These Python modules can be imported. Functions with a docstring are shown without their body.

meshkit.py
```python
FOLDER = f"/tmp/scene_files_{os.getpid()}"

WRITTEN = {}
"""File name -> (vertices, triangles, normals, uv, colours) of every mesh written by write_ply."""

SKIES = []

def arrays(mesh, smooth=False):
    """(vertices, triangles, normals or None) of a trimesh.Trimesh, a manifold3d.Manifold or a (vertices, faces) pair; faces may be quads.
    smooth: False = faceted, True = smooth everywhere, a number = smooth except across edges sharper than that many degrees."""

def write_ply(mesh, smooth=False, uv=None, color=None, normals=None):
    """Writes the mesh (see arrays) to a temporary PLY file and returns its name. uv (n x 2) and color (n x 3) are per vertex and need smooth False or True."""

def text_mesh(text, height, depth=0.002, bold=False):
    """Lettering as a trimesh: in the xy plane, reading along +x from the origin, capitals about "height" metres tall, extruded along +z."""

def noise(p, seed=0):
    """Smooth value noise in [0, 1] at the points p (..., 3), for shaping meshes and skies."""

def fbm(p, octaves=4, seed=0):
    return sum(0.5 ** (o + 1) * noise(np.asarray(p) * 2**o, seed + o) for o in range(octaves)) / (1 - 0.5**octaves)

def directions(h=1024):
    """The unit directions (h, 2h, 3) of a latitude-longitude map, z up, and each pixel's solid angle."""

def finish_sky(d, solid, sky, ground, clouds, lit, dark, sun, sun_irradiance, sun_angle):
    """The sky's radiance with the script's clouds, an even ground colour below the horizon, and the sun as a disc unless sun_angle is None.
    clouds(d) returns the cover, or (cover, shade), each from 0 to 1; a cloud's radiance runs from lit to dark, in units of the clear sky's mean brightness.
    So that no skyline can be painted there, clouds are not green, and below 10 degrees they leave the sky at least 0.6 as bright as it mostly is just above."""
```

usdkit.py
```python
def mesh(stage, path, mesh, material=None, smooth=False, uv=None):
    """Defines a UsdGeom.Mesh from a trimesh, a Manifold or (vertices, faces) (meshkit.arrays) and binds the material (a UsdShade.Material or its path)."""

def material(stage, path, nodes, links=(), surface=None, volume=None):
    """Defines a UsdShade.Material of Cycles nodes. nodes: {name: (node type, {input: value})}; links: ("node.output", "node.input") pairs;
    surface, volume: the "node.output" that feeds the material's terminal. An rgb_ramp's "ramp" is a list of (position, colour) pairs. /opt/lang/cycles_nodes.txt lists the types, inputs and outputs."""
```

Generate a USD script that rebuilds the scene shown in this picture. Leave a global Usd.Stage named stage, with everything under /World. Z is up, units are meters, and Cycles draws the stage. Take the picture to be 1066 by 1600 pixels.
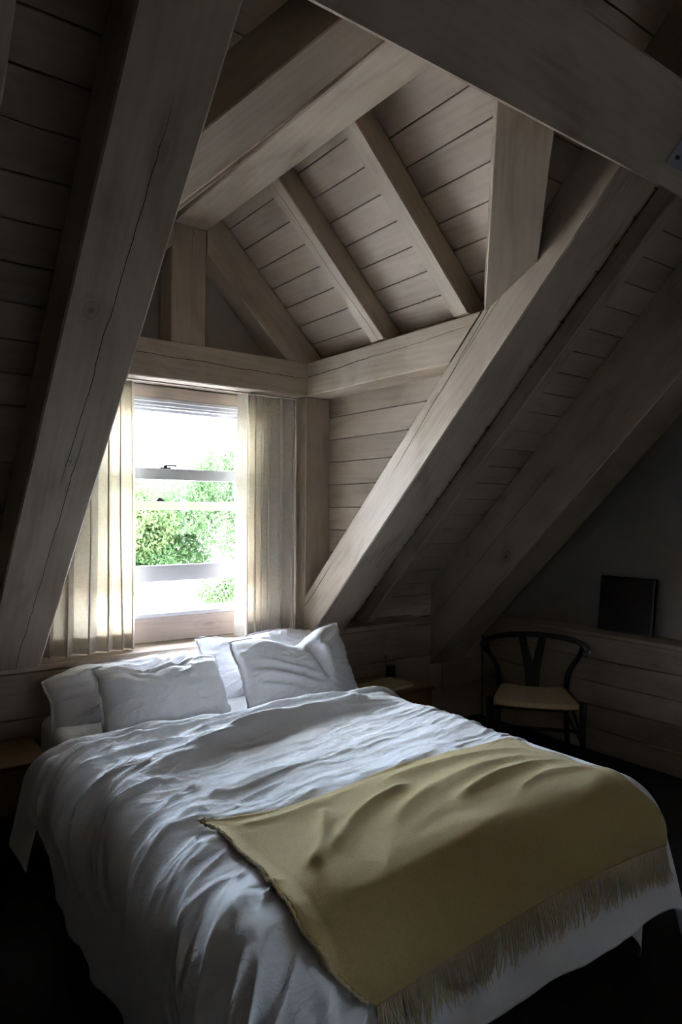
import math
import numpy as np
import trimesh
import manifold3d
from manifold3d import Manifold, CrossSection
from shapely.geometry import Polygon, box as sbox
from pxr import Usd, UsdGeom, UsdLux, UsdShade, Gf, Sdf, Vt
import usdkit, meshkit
from meshkit import noise, fbm

stage = Usd.Stage.CreateInMemory()
UsdGeom.SetStageUpAxis(stage, "Z")
UsdGeom.SetStageMetersPerUnit(stage, 1.0)
UsdGeom.Xform.Define(stage, "/World")
UsdGeom.Scope.Define(stage, "/World/Looks")

# ------------------------------------------------------------------ camera, sky, sun, exposure
EXPOSURE = 2.56
SKY_STRENGTH = 1.0
SUN = 1.6
H = 1.45
YAW, PITCH, ROLL, FPIX = 0.633045, -0.00077, 0.0075, 1084.09
cam = UsdGeom.Camera.Define(stage, "/World/camera")
cam.CreateHorizontalApertureAttr(24.0)
cam.CreateVerticalApertureAttr(24.0 * 1600 / 1066)
cam.CreateFocalLengthAttr(24.0 * FPIX / 1066)
cam.CreateClippingRangeAttr(Gf.Vec2f(0.05, 1000.0))
cam.CreateExposureAttr(EXPOSURE)
cam.CreateFStopAttr(0.0)
F_ = np.array([math.sin(YAW) * math.cos(PITCH), math.cos(YAW) * math.cos(PITCH), math.sin(PITCH)])
R_ = np.array([math.cos(YAW), -math.sin(YAW), 0.0])
U_ = np.cross(R_, F_)
R2, U2 = math.cos(ROLL) * R_ + math.sin(ROLL) * U_, -math.sin(ROLL) * R_ + math.cos(ROLL) * U_
cam.AddTransformOp().Set(Gf.Matrix4d(*[float(x) for row in (list(R2) + [0], list(U2) + [0], list(-F_) + [0], [0, 0, H, 1]) for x in row]))

dome = UsdLux.DomeLight.Define(stage, "/World/sky")
dome.CreateIntensityAttr(1.0)
sky_mat = usdkit.material(stage, "/World/Looks/sky", {
    "sky": ("sky_texture", {"sky_type": "multiple_scattering", "sun_disc": False, "sun_elevation": math.radians(48), "sun_rotation": math.radians(200), "altitude": 200.0, "aerosol_density": 2.0}),
    "tc": ("texture_coordinate", {}),
    "nz": ("noise_texture", {"scale": 3.0, "detail": 5.0}),
    "rp": ("rgb_ramp", {"ramp": [(0.25, (0.45, 0.45, 0.45)), (0.7, (0.9, 0.9, 0.9))]}),
    "sep": ("separate_xyz", {}),
    "cie": ("math", {"math_type": "multiply_add", "value2": 0.667, "value3": 0.333}),
    "cl": ("vector_math", {"math_type": "scale", "vector1": (11.0, 11.5, 12.4)}),
    "mx": ("mix_color", {"blend_type": "mix"}),
    "bg": ("background_shader", {"strength": SKY_STRENGTH}),
}, [("tc.generated", "nz.vector"), ("nz.fac", "rp.fac"), ("rp.color", "mx.fac"), ("sky.color", "mx.a"), ("tc.generated", "sep.vector"), ("sep.z", "cie.value1"), ("cie.value", "cl.scale"), ("cl.vector", "mx.b"), ("mx.result", "bg.color")], surface="bg.background")
UsdShade.MaterialBindingAPI.Apply(dome.GetPrim()).Bind(sky_mat)

sun = UsdLux.DistantLight.Define(stage, "/World/sun")
sun.CreateIntensityAttr(SUN)
sun.CreateAngleAttr(0.6)
sun.CreateColorAttr(Gf.Vec3f(1.0, 0.94, 0.84))
# light travels along the prim's -Z: comes from behind the house (-Y), 48 degrees up
sun.AddRotateXYZOp().Set(Gf.Vec3f(42, 0, -25))

# ------------------------------------------------------------------ helpers
rng = np.random.default_rng(7)
used, base_of = {}, {}


def numbered(parent, name):
    k = (parent, name)
    n = used.get(k, 0)
    used[k] = n + 1
    return name if n == 0 else f"{name}_{n:03d}"


def meta(prim, label=None, category=None, group=None, kind=None):
    for k, v in (("label", label), ("category", category), ("group", group), ("kind", kind)):
        if v:
            prim.SetCustomDataByKey(k, v)


def thing(name, base=(0, 0, 0), label=None, category=None, group=None, kind=None):
    path = "/World/" + numbered("/World", name)
    x = UsdGeom.Xform.Define(stage, path)
    x.AddTranslateOp().Set(Gf.Vec3d(*map(float, base)))
    base_of[path] = np.array(base, float)
    meta(x.GetPrim(), label, category, group, kind)
    return path


def sub(parent, name):
    """A part that has sub-parts: an Xform under the thing."""
    path = parent + "/" + numbered(parent, name)
    UsdGeom.Xform.Define(stage, path)
    base_of[path] = base_of[parent]
    return path


def put(name, mesh, mat, parent=None, M=None, smooth=35, label=None, category=None, group=None, kind=None):
    """mesh in local coordinates of frame M (4x4 to world; identity if None). One Mesh prim."""
    root = parent or "/World"
    path = root + "/" + numbered(root, name)
    b = base_of.get(parent, np.zeros(3)) if parent else np.zeros(3)
    m = usdkit.mesh(stage, path, mesh, mat, smooth=smooth)
    A = np.eye(4) if M is None else np.array(M, float)
    A = A.copy()
    A[:3, 3] -= b
    if not np.allclose(A, np.eye(4)):
        m.AddTransformOp().Set(Gf.Matrix4d(*[float(v) for v in A.T.ravel()]))
    meta(m.GetPrim(), label, category, group, kind)
    base_of[path] = b
    return path


def frame(o, xd, yd):
    x = np.array(xd, float); x /= np.linalg.norm(x)
    y = np.array(yd, float); y -= x * (x @ y); y /= np.linalg.norm(y)
    M = np.eye(4)
    M[:3, 0], M[:3, 1], M[:3, 2], M[:3, 3] = x, y, np.cross(x, y), o
    return M


def rbox(sx, sy, sz, r=0.004, center=(0, 0, 0)):
    """Box with chamfered edges."""
    r = min(r, sx / 3, sy / 3, sz / 3)
    a, b, c = sx / 2, sy / 2, sz / 2
    pts = [(s1 * (a - i * r), s2 * (b - j * r), s3 * (c - k * r)) for s1 in (-1, 1) for s2 in (-1, 1) for s3 in (-1, 1) for i, j, k in ((0, 1, 1), (1, 0, 1), (1, 1, 0))]
    m = trimesh.convex.convex_hull(np.array(pts) + np.array(center))
    return m


def wbox(x0, x1, y0, y1, z0, z1, r=0.004):
    return rbox(x1 - x0, y1 - y0, z1 - z0, r), np.array([(x0 + x1) / 2, (y0 + y1) / 2, (z0 + z1) / 2])


def put_box(name, x0, x1, y0, y1, z0, z1, mat, parent=None, r=0.004, long="x", **kw):
    """Axis-aligned box whose local x runs along its grain."""
    c = np.array([(x0 + x1) / 2, (y0 + y1) / 2, (z0 + z1) / 2])
    d = dict(x=x1 - x0, y=y1 - y0, z=z1 - z0)
    o = {"x": "xyz", "y": "yxz", "z": "zxy"}[long]
    ax = dict(x=np.array([1., 0, 0]), y=np.array([0, 1., 0]), z=np.array([0, 0, 1.]))
    return put(name, rbox(d[o[0]], d[o[1]], d[o[2]], r), mat, parent, frame(c, ax[o[0]], ax[o[1]]), smooth=False, **kw)


def tube(points, radii, sides=8, cap=True):
    p = np.asarray(points, float)
    t = np.gradient(p, axis=0)
    t /= np.linalg.norm(t, axis=1, keepdims=True) + 1e-12
    a = np.cross(t[0], [0.31, 0.17, 0.93]); a /= np.linalg.norm(a)
    A = []
    for i in range(len(p)):
        a = a - t[i] * (a @ t[i]); a /= np.linalg.norm(a)
        A.append(a)
    A = np.array(A); B = np.cross(t, A)
    rr = np.broadcast_to(radii, (len(p),))
    ang = np.arange(sides) * 2 * np.pi / sides
    v = (p[:, None] + rr[:, None, None] * (np.cos(ang)[None, :, None] * A[:, None] + np.sin(ang)[None, :, None] * B[:, None])).reshape(-1, 3)
    f = []
    for i in range(len(p) - 1):
        for j in range(sides):
            k = (j + 1) % sides
            f += [(i * sides + j, i * sides + k, (i + 1) * sides + k), (i * sides + j, (i + 1) * sides + k, (i + 1) * sides + j)]
    if cap:
        n = len(v)
        v = np.vstack([v, p[0], p[-1]])
        e = (len(p) - 1) * sides
        for j in range(sides):
            k = (j + 1) % sides
            f += [(n, k, j), (n + 1, e + j, e + k)]
    return trimesh.Trimesh(v, f, process=False)


def spline(pts, n=40):
    from scipy.interpolate import CubicSpline
    p = np.array(pts, float)
    t = np.r_[0, np.cumsum(np.linalg.norm(np.diff(p, axis=0), axis=1))]
    return CubicSpline(t, p)(np.linspace(0, t[-1], n))


def grid_mesh(P):
    """P (n,m,3) -> trimesh of quads split in triangles."""
    n, m = P.shape[:2]
    i, j = np.meshgrid(np.arange(n - 1), np.arange(m - 1), indexing="ij")
    a = (i * m + j).ravel(); b = a + 1; c = a + m; d = c + 1
    f = np.vstack([np.c_[a, c, d], np.c_[a, d, b]])
    return trimesh.Trimesh(P.reshape(-1, 3), f, process=False)


def thick_sheet(P, N, t):
    """Closed sheet from a grid P with normals N, thickness t below."""
    n, m = P.shape[:2]
    top = grid_mesh(P)
    bot = grid_mesh(P - N * t)
    V = np.vstack([top.vertices, bot.vertices]); k = n * m
    f = [top.faces, bot.faces[:, ::-1] + k]
    idx = np.arange(k).reshape(n, m)
    loop = np.r_[idx[0, :], idx[1:, -1], idx[-1, -2::-1], idx[-2:0:-1, 0]]
    a, b = loop, np.roll(loop, -1)
    f.append(np.c_[a, b, b + k]); f.append(np.c_[a, b + k, a + k])
    mm = trimesh.Trimesh(V, np.vstack(f), process=False)
    if mm.volume < 0:
        mm.invert()
    return mm


def grid_normals(P):
    gu = np.gradient(P, axis=0); gv = np.gradient(P, axis=1)
    n = np.cross(gu, gv)
    return n / (np.linalg.norm(n, axis=2, keepdims=True) + 1e-12)


# ------------------------------------------------------------------ materials
class G:
    """Tiny node-graph builder."""
    def __init__(self):
        self.n, self.l, self.k = {}, [], 0

    def add(self, kind, ins=None, **links):
        self.k += 1
        name = f"n{self.k}"
        self.n[name] = (kind, dict(ins or {}))
        for key, src in links.items():
            if isinstance(src, str):
                self.l.append((src, f"{name}.{key}"))
            else:
                self.n[name][1][key] = src
        return name

    def math(self, t, a, b=None):
        kw = {"value1": a}
        if b is not None:
            kw["value2"] = b
        return self.add("math", {"math_type": t}, **kw) + ".value"

    def build(self, name, surface, volume=None):
        return usdkit.material(stage, "/World/Looks/" + name, self.n, self.l, surface=surface, volume=volume)


def wood(name, dark, light, rough=0.6, cracks=(), fine=1.0, knots=1.0, tint=0.10, bump=0.25, spots=()):
    """Whitewashed or dark timber, grain along the object's x. cracks: (axis across y|z, xa, ca, xb, cb, half width)."""
    g = G()
    tc = g.add("texture_coordinate")
    oi = g.add("object_info")
    off = g.add("combine_xyz", x=g.math("multiply", oi + ".random", 17.3), y=g.math("multiply", oi + ".random", 31.7), z=g.math("multiply", oi + ".random", 7.9)) + ".vector"
    vec = g.add("vector_math", {"math_type": "add"}, vector1=tc + ".object", vector2=off) + ".vector"

    def scaled(s):
        return g.add("mapping", {"scale": s}, vector=vec) + ".vector"
    n1 = g.add("noise_texture", {"scale": 1.0, "detail": 3.0, "distortion": 1.2}, vector=scaled((1.9, 4.5, 4.5))) + ".fac"
    n2 = g.add("noise_texture", {"scale": 1.0, "detail": 3.0, "roughness": 0.6}, vector=scaled((2.2, 85.0, 85.0))) + ".fac"
    wv = g.add("wave_texture", {"wave_type": "bands", "bands_direction": "diagonal", "scale": 2.6, "distortion": 9.0, "detail": 2.5, "detail_scale": 0.55}, vector=scaled((0.45, 7.0, 7.6))) + ".fac"
    vo = g.add("voronoi_texture", {"scale": 1.0, "feature": "f1", "randomness": 1.0}, vector=scaled((2.0, 5.5, 5.5)))
    vc = g.add("separate_color", color=vo + ".color") + ".r"
    kn = g.add("rgb_ramp", {"ramp": [(0.0, (1, 1, 1)), (0.07, (0.75, 0.75, 0.75)), (0.095, (0.15, 0.15, 0.15)), (0.16, (0.35, 0.35, 0.35)), (0.22, (0, 0, 0))]}, fac=vo + ".distance") + ".color"
    kn = g.math("multiply", g.add("separate_color", color=kn) + ".r", g.math("greater_than", vc, 0.62))
    a = g.math("add", g.math("multiply", n1, 0.72), g.math("multiply", n2, 0.22 * fine))
    a = g.math("add", a, g.math("multiply", wv, 0.05 * fine))
    col = g.add("rgb_ramp", {"ramp": [(0.28, dark), (0.47, tuple(0.40 * d + 0.60 * l for d, l in zip(dark, light))), (0.72, light)]}, fac=a) + ".color"
    kcol = tuple(d * 0.62 for d in dark)
    col = g.add("mix_color", {"blend_type": "mix", "b": kcol}, fac=g.math("multiply", kn, 0.55 * knots), a=col) + ".result"
    val = g.math("add", g.math("multiply", oi + ".random", 2 * tint), 1.0 - tint)
    col = g.add("hsv", {"hue": 0.5, "saturation": 1.0, "fac": 1.0}, value=val, color=col) + ".color"
    if spots:                                     # single knots: (axis across, x, c, radius, darkness)
        sk = g.add("separate_xyz", vector=tc + ".object")
        for axis, x0, c0, r0, dk in spots:
            dx = g.math("multiply", g.math("subtract", sk + ".x", x0), 0.75 / r0)
            dc = g.math("multiply", g.math("subtract", sk + "." + axis, c0), 1.0 / r0)
            d = g.math("sqrt", g.math("add", g.math("multiply", dx, dx), g.math("multiply", dc, dc)))
            d = g.math("add", d, g.math("multiply", g.math("subtract", n1, 0.5), 0.5))
            m = g.add("rgb_ramp", {"ramp": [(0.0, (1, 1, 1)), (0.10, (0.9, 0.9, 0.9)), (0.14, (0.35, 0.35, 0.35)), (0.34, (0.25, 0.25, 0.25)), (0.40, (0.7, 0.7, 0.7)), (0.46, (0.1, 0.1, 0.1)), (0.7, (0.16, 0.16, 0.16)), (1.0, (0, 0, 0))]}, fac=g.math("multiply", d, 0.4)) + ".color"
            col = g.add("mix_color", {"blend_type": "mix", "b": tuple(0.25 * c for c in dark)}, fac=g.math("multiply", g.add("separate_color", color=m) + ".r", dk), a=col) + ".result"
    h = g.math("add", g.math("multiply", n2, 0.6), g.math("multiply", wv, 0.15))
    if cracks:
        sx = g.add("separate_xyz", vector=tc + ".object")
        tot = None
        for axis, xa, ca, xb, cb, w in cracks:
            x = sx + ".x"
            lin = g.math("add", g.math("multiply", g.math("subtract", x, xa), (cb - ca) / (xb - xa)), ca)
            nz = g.add("noise_texture", {"dimensions": "1D", "scale": 3.0, "detail": 4.0, "roughness": 0.6}, w=g.math("add", x, float(7.7 * xa + 3.1))) + ".fac"
            c = g.math("add", lin, g.math("multiply", g.math("subtract", nz, 0.5), 0.022))
            d = g.math("absolute", g.math("subtract", sx + "." + axis, c))
            lo = g.add("map_range", {"range_type": "smoothstep", "from_min": min(xa, xb), "from_max": min(xa, xb) + 0.25, "to_min": 0.0, "to_max": w}, value=x) + ".result"
            hi = g.add("map_range", {"range_type": "smoothstep", "from_min": max(xa, xb) - 0.25, "from_max": max(xa, xb), "to_min": 1.0, "to_max": 0.0}, value=x) + ".result"
            m = g.math("less_than", d, g.math("multiply", lo, hi))
            tot = m if tot is None else g.math("maximum", tot, m)
        col = g.add("mix_color", {"blend_type": "mix", "b": tuple(0.10 * d for d in dark)}, fac=tot, a=col) + ".result"
        h = g.math("subtract", h, g.math("multiply", tot, 6.0))
    bp = g.add("bump", {"strength": bump, "distance": 0.004}, height=h) + ".normal"
    p = g.add("principled_bsdf", {"roughness": rough, "specular_ior_level": 0.3}, base_color=col, normal=bp)
    return g.build(name, p + ".BSDF")


def plain(name, color, rough=0.6, metallic=0.0, nscale=0.0, namt=0.06, bump=0.0, bscale=200.0, spec=0.4, sheen=0.0):
    g = G()
    kw = {}
    tc = g.add("texture_coordinate")
    if nscale:
        nz = g.add("noise_texture", {"scale": nscale, "detail": 4.0}, vector=tc + ".object") + ".fac"
        kw["base_color"] = g.add("rgb_ramp", {"ramp": [(0.3, tuple(c * (1 - namt) for c in color)), (0.7, tuple(min(1, c * (1 + namt)) for c in color))]}, fac=nz) + ".color"
    else:
        kw["base_color"] = color
    if bump:
        bz = g.add("noise_texture", {"scale": bscale, "detail": 3.0}, vector=tc + ".object") + ".fac"
        kw["normal"] = g.add("bump", {"strength": bump, "distance": 0.002}, height=bz) + ".normal"
    p = g.add("principled_bsdf", {"roughness": rough, "metallic": metallic, "specular_ior_level": spec, "sheen_weight": sheen}, **kw)
    return g.build(name, p + ".BSDF")


WD, WL = (0.30, 0.228, 0.160), (0.475, 0.392, 0.303)
M = {}
M["plank"] = wood("whitewashed_plank", (0.305, 0.23, 0.17), (0.485, 0.395, 0.312), tint=0.10)
M["beam"] = wood("whitewashed_beam", WD, WL, tint=0.05)
M["tanrail"] = plain("dark_tan_rail", (0.26, 0.225, 0.15), 0.6, nscale=8, namt=0.05)  # darker tan than the other sash parts, upper sash bottom rail only
M["trimwood"] = wood("lit_trim_wood", (0.50, 0.39, 0.325), (0.68, 0.58, 0.505), tint=0.03)  # pinkish wood, lightened to put the window light into its colour
M["painted"] = plain("painted_window_wood", (0.66, 0.655, 0.67), 0.4, nscale=8, namt=0.03)
M["plaster"] = plain("plaster", (0.34, 0.31, 0.27), 0.9, nscale=4, namt=0.05, bump=0.15, bscale=60)
M["darkplaster"] = plain("dark_plaster", (0.10, 0.09, 0.08), 0.9, nscale=4, namt=0.05)
M["backing"] = plain("joint_backing", (0.05, 0.042, 0.035), 0.9)
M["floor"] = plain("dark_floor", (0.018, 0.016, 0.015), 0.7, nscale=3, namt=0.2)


def linen(name, color, amount):
    g = G()
    tc = g.add("texture_coordinate")

    def crumple(scale, stretch, dist):
        n = g.add("noise_texture", {"scale": scale, "detail": 4.0, "roughness": 0.55, "distortion": dist}, vector=g.add("mapping", {"scale": stretch, "rotation": (0, 0, 0.5)}, vector=tc + ".object") + ".vector") + ".fac"
        return g.math("power", g.math("subtract", 1.0, g.math("absolute", g.math("multiply_add", n, 2.0) if False else g.math("subtract", g.math("multiply", n, 2.0), 1.0))), 3.0)
    h = g.math("add", g.math("multiply", crumple(9.0, (0.8, 1.7, 1.2), 1.6), 1.0), g.math("multiply", crumple(24.0, (0.8, 1.6, 1.2), 1.2), 0.4))
    wv = g.add("noise_texture", {"scale": 380.0, "detail": 2.0}, vector=tc + ".object") + ".fac"
    h = g.math("add", h, g.math("multiply", wv, 0.06))
    bp = g.add("bump", {"strength": amount, "distance": 0.006}, height=h) + ".normal"
    p = g.add("principled_bsdf", {"base_color": color, "roughness": 0.9, "specular_ior_level": 0.15, "sheen_weight": 0.08}, normal=bp)
    return g.build(name, p + ".BSDF")


M["linen"] = linen("white_linen", (0.86, 0.865, 0.89), 0.26)
M["pillowcase"] = linen("white_pillowcase", (0.87, 0.87, 0.89), 0.25)
M["sheet"] = linen("cotton_sheet", (0.80, 0.795, 0.80), 0.25)
M["wool"] = plain("mustard_wool", (0.53, 0.395, 0.172), 0.95, nscale=160, namt=0.07, bump=0.8, bscale=330, spec=0.1, sheen=0.25)
M["trim"] = plain("mustard_edge", (0.50, 0.40, 0.25), 0.95, spec=0.1)
M["fringe"] = plain("mustard_fringe", (0.74, 0.64, 0.45), 0.95, spec=0.1)
M["walnut"] = wood("brown_wood", (0.11, 0.055, 0.025), (0.22, 0.12, 0.055), rough=0.45, tint=0.05)
M["darkwood"] = wood("dark_bed_wood", (0.05, 0.032, 0.022), (0.10, 0.065, 0.04), rough=0.5, tint=0.05)
M["black"] = plain("black_lacquer", (0.012, 0.012, 0.012), 0.4)
M["cord"] = plain("paper_cord", (0.40, 0.30, 0.17), 0.8, nscale=60, namt=0.12, bump=0.4, bscale=150)
M["metal"] = plain("dark_bronze", (0.03, 0.028, 0.026), 0.4, metallic=0.8)
M["steel"] = plain("grey_steel", (0.30, 0.31, 0.33), 0.5, metallic=0.7)
M["tag"] = plain("brown_tag", (0.16, 0.07, 0.04), 0.7)
M["paper"] = plain("buff_paper", (0.42, 0.34, 0.16), 0.7, nscale=20, namt=0.05)
M["page"] = plain("book_pages", (0.6, 0.55, 0.42), 0.8)
M["liquid"] = plain("dark_wax", (0.05, 0.02, 0.015), 0.3)
M["canvas"] = plain("dark_painting", (0.022, 0.013, 0.010), 0.6, nscale=6, namt=0.5)
M["bark"] = plain("bark", (0.13, 0.10, 0.075), 0.9, nscale=12, namt=0.3)
M["ground"] = plain("pale_gravel", (0.62, 0.56, 0.52), 0.95, nscale=0.6, namt=0.08)
M["roofing"] = plain("roof_shingle", (0.10, 0.09, 0.085), 0.9)


def curtain_mat():
    g = G()
    tc = g.add("texture_coordinate")
    wx = g.add("noise_texture", {"scale": 1.0, "detail": 2.0}, vector=g.add("mapping", {"scale": (260, 260, 30)}, vector=tc + ".object") + ".vector") + ".fac"
    wz = g.add("noise_texture", {"scale": 1.0, "detail": 2.0}, vector=g.add("mapping", {"scale": (30, 30, 320)}, vector=tc + ".object") + ".vector") + ".fac"
    s = g.math("multiply", g.math("add", wx, wz), 0.5)
    col = g.add("rgb_ramp", {"ramp": [(0.3, (0.60, 0.545, 0.47)), (0.7, (0.74, 0.69, 0.61))]}, fac=s) + ".color"
    d = g.add("diffuse_bsdf", color=col)
    tcol = g.add("rgb_ramp", {"ramp": [(0.3, (0.38, 0.31, 0.205)), (0.7, (0.54, 0.455, 0.32))]}, fac=s) + ".color"
    t = g.add("translucent_bsdf", color=tcol)
    m = g.add("mix_closure", {"fac": 0.21}, closure1=d + ".BSDF", closure2=t + ".BSDF")
    return g.build("linen_curtain", m + ".closure")


def pane_mat():
    g = G()
    fr = g.add("fresnel", {"IOR": 1.5})
    t = g.add("transparent_bsdf", {"color": (0.96, 0.98, 0.97)})
    s = g.add("glossy_bsdf", {"roughness": 0.02, "color": (1, 1, 1)})
    m = g.add("mix_closure", fac=fr + ".fac", closure1=t + ".BSDF", closure2=s + ".BSDF")
    return g.build("window_glass", m + ".closure")


def leaf_mat(name, c1, c2):
    g = G()
    ge = g.add("geometry")
    col = g.add("rgb_ramp", {"ramp": [(0.0, c1), (1.0, c2)]}, fac=ge + ".random_per_island") + ".color"
    d = g.add("diffuse_bsdf", color=col)
    t = g.add("translucent_bsdf", color=col)
    m = g.add("mix_closure", {"fac": 0.4}, closure1=d + ".BSDF", closure2=t + ".BSDF")
    return g.build(name, m + ".closure")


M["curtain"] = curtain_mat()
M["pane"] = pane_mat()
M["leaf"] = leaf_mat("leaves_light_green", (0.06, 0.10, 0.04), (0.13, 0.175, 0.08))
M["leaf2"] = leaf_mat("leaves_yellow_green", (0.075, 0.10, 0.04), (0.16, 0.19, 0.085))
gl = G()
gb = gl.add("principled_bsdf", {"transmission_weight": 1.0, "roughness": 0.02, "ior": 1.45, "base_color": (1, 1, 1)})
M["glass"] = gl.build("clear_glass", gb + ".BSDF")

# ------------------------------------------------------------------ timbers and planks
S2 = math.sqrt(0.5)
C_PLANK, C_TRIM, C_SMALL, C_PRIN = 4.345, 4.06, 4.20, 3.81   # planes Y+z = c of the main slope


def timber(name, p0, p1, ydir, w, h, mat, cuts=(), r=0.006, seed=0, wob=0.0011, **kw):
    """Hewn timber from p0 to p1 (centre line), w across ydir, h across the third axis; cuts: (normal, offset) keep n.p >= offset."""
    p0, p1 = np.array(p0, float), np.array(p1, float)
    L = np.linalg.norm(p1 - p0)
    Mx = frame(p0, p1 - p0, ydir)
    cs = CrossSection([[(-w / 2 + r, -h / 2), (w / 2 - r, -h / 2), (w / 2, -h / 2 + r), (w / 2, h / 2 - r), (w / 2 - r, h / 2), (-w / 2 + r, h / 2), (-w / 2, h / 2 - r), (-w / 2, -h / 2 + r)]])
    m = cs.extrude(L)
    m = m.transform(np.array([[0, 0, 1, 0], [1, 0, 0, 0], [0, 1, 0, 0]], float))   # local: x = length, y = w, z = h
    m = m.refine_to_length(0.07)
    for n, o in cuts:
        k_ = np.linalg.norm(n); n = np.array(n, float) / k_; o = o / k_
        m = m.trim_by_plane(list(Mx[:3, :3].T @ n), float(o - n @ Mx[:3, 3]))
    mm = m.to_mesh()
    v, f = np.array(mm.vert_properties[:, :3], float), np.array(mm.tri_verts)
    n1 = np.stack([noise(v * np.array([3.5, 9, 9]) + 13.7 * k + seed * 5.1) - 0.5 for k in range(3)], 1)
    v = v + n1 * 2 * wob
    return put(name, trimesh.Trimesh(v, f, process=False), mat, None, Mx, smooth=28, category="beam" if "post" not in name else "post", **kw)


def slope_pt(x, c, z):
    return (x, c - z, z)


def main_rafter(name, x0, x1, c0, c1, z0, z1, mat, cuts=(), **kw):
    cm = (c0 + c1) / 2
    h = (c1 - c0) * S2
    xm = (x0 + x1) / 2
    return timber(name, slope_pt(xm, cm, z0), slope_pt(xm, cm, z1), (1, 0, 0), x1 - x0, h, mat, cuts, **kw)


LEDGE = 0.74
# local frame of main rafters: x up the slope, y = +X, z = out of the room
mat_tl = wood("whitewashed_beam_long_check", WD, WL, cracks=[("y", -0.1, 0.005, 1.75, 0.03, 0.0012), ("y", 1.3, -0.005, 2.75, 0.022, 0.0012)], spots=[("y", 2.085, -0.047, 0.020, 0.55), ("y", 1.506, 0.008, 0.018, 0.5), ("y", 0.85, -0.05, 0.014, 0.4)])
mat_tr = wood("whitewashed_beam_side_check", WD, (0.51, 0.43, 0.345), cracks=[("z", 0.15, 0.055, 0.8, 0.06, 0.0022), ("z", 1.3, 0.03, 2.6, 0.085, 0.0018), ("z", 1.7, 0.05, 2.9, 0.06, 0.0012)])
main_rafter("rafter", 0.53, 0.76, C_TRIM, C_PLANK, 0.62, 4.05, mat_tl, cuts=[((0, 0, 1), LEDGE + 0.002)], seed=1,
            label="broad whitewashed rafter with long drying cracks, crossing in front of the left curtain")
main_rafter("rafter", 2.23, 2.468, C_TRIM, C_PLANK, 0.62, 4.05, mat_tr, cuts=[((0, 0, 1), LEDGE + 0.002)], seed=2,
            label="thick whitewashed rafter with brightly lit side, rising from behind the right pillow")
main_rafter("rafter", 2.738, 2.813, C_SMALL, C_PLANK - 0.006, 0.70, 4.1, M["beam"], cuts=[((0, 0, 1), LEDGE + 0.002)], seed=3,
            label="slim whitewashed rafter between the two thick rafters right of the bed")
main_rafter("rafter", 0.24, 0.318, C_SMALL, C_PLANK - 0.006, 0.70, 4.1, M["beam"], cuts=[((0, 0, 1), LEDGE + 0.002)], seed=4,
            label="slim dark rafter in the upper left corner beside the broad rafter")
mat_pr = wood("whitewashed_beam_knotty", WD, WL, cracks=[("z", 0.3, 0.02, 2.3, 0.02, 0.0012)], knots=0.8, spots=[("z", 1.504, -0.105, 0.026, 1.0), ("z", 1.728, 0.164, 0.016, 0.9), ("z", 1.279, 0.112, 0.011, 0.95), ("z", 0.838, 0.042, 0.010, 0.9)])
main_rafter("rafter", 3.23, 3.52, C_PRIN, C_PLANK, 0.2, 4.0, mat_pr, cuts=[((0, 0, 1), 0.432), ((0, -1, 0), -3.383)], seed=5,
            label="deep knotty rafter in shadow above the black chair")
mat_pu = wood("whitewashed_purlin", WD, WL, cracks=[("y", 2.9, 0.02, 4.4, -0.03, 0.0010)])
PC = 4.03                       # its underside: Y+z = PC, from z-Y = 1.282 up the slope
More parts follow.
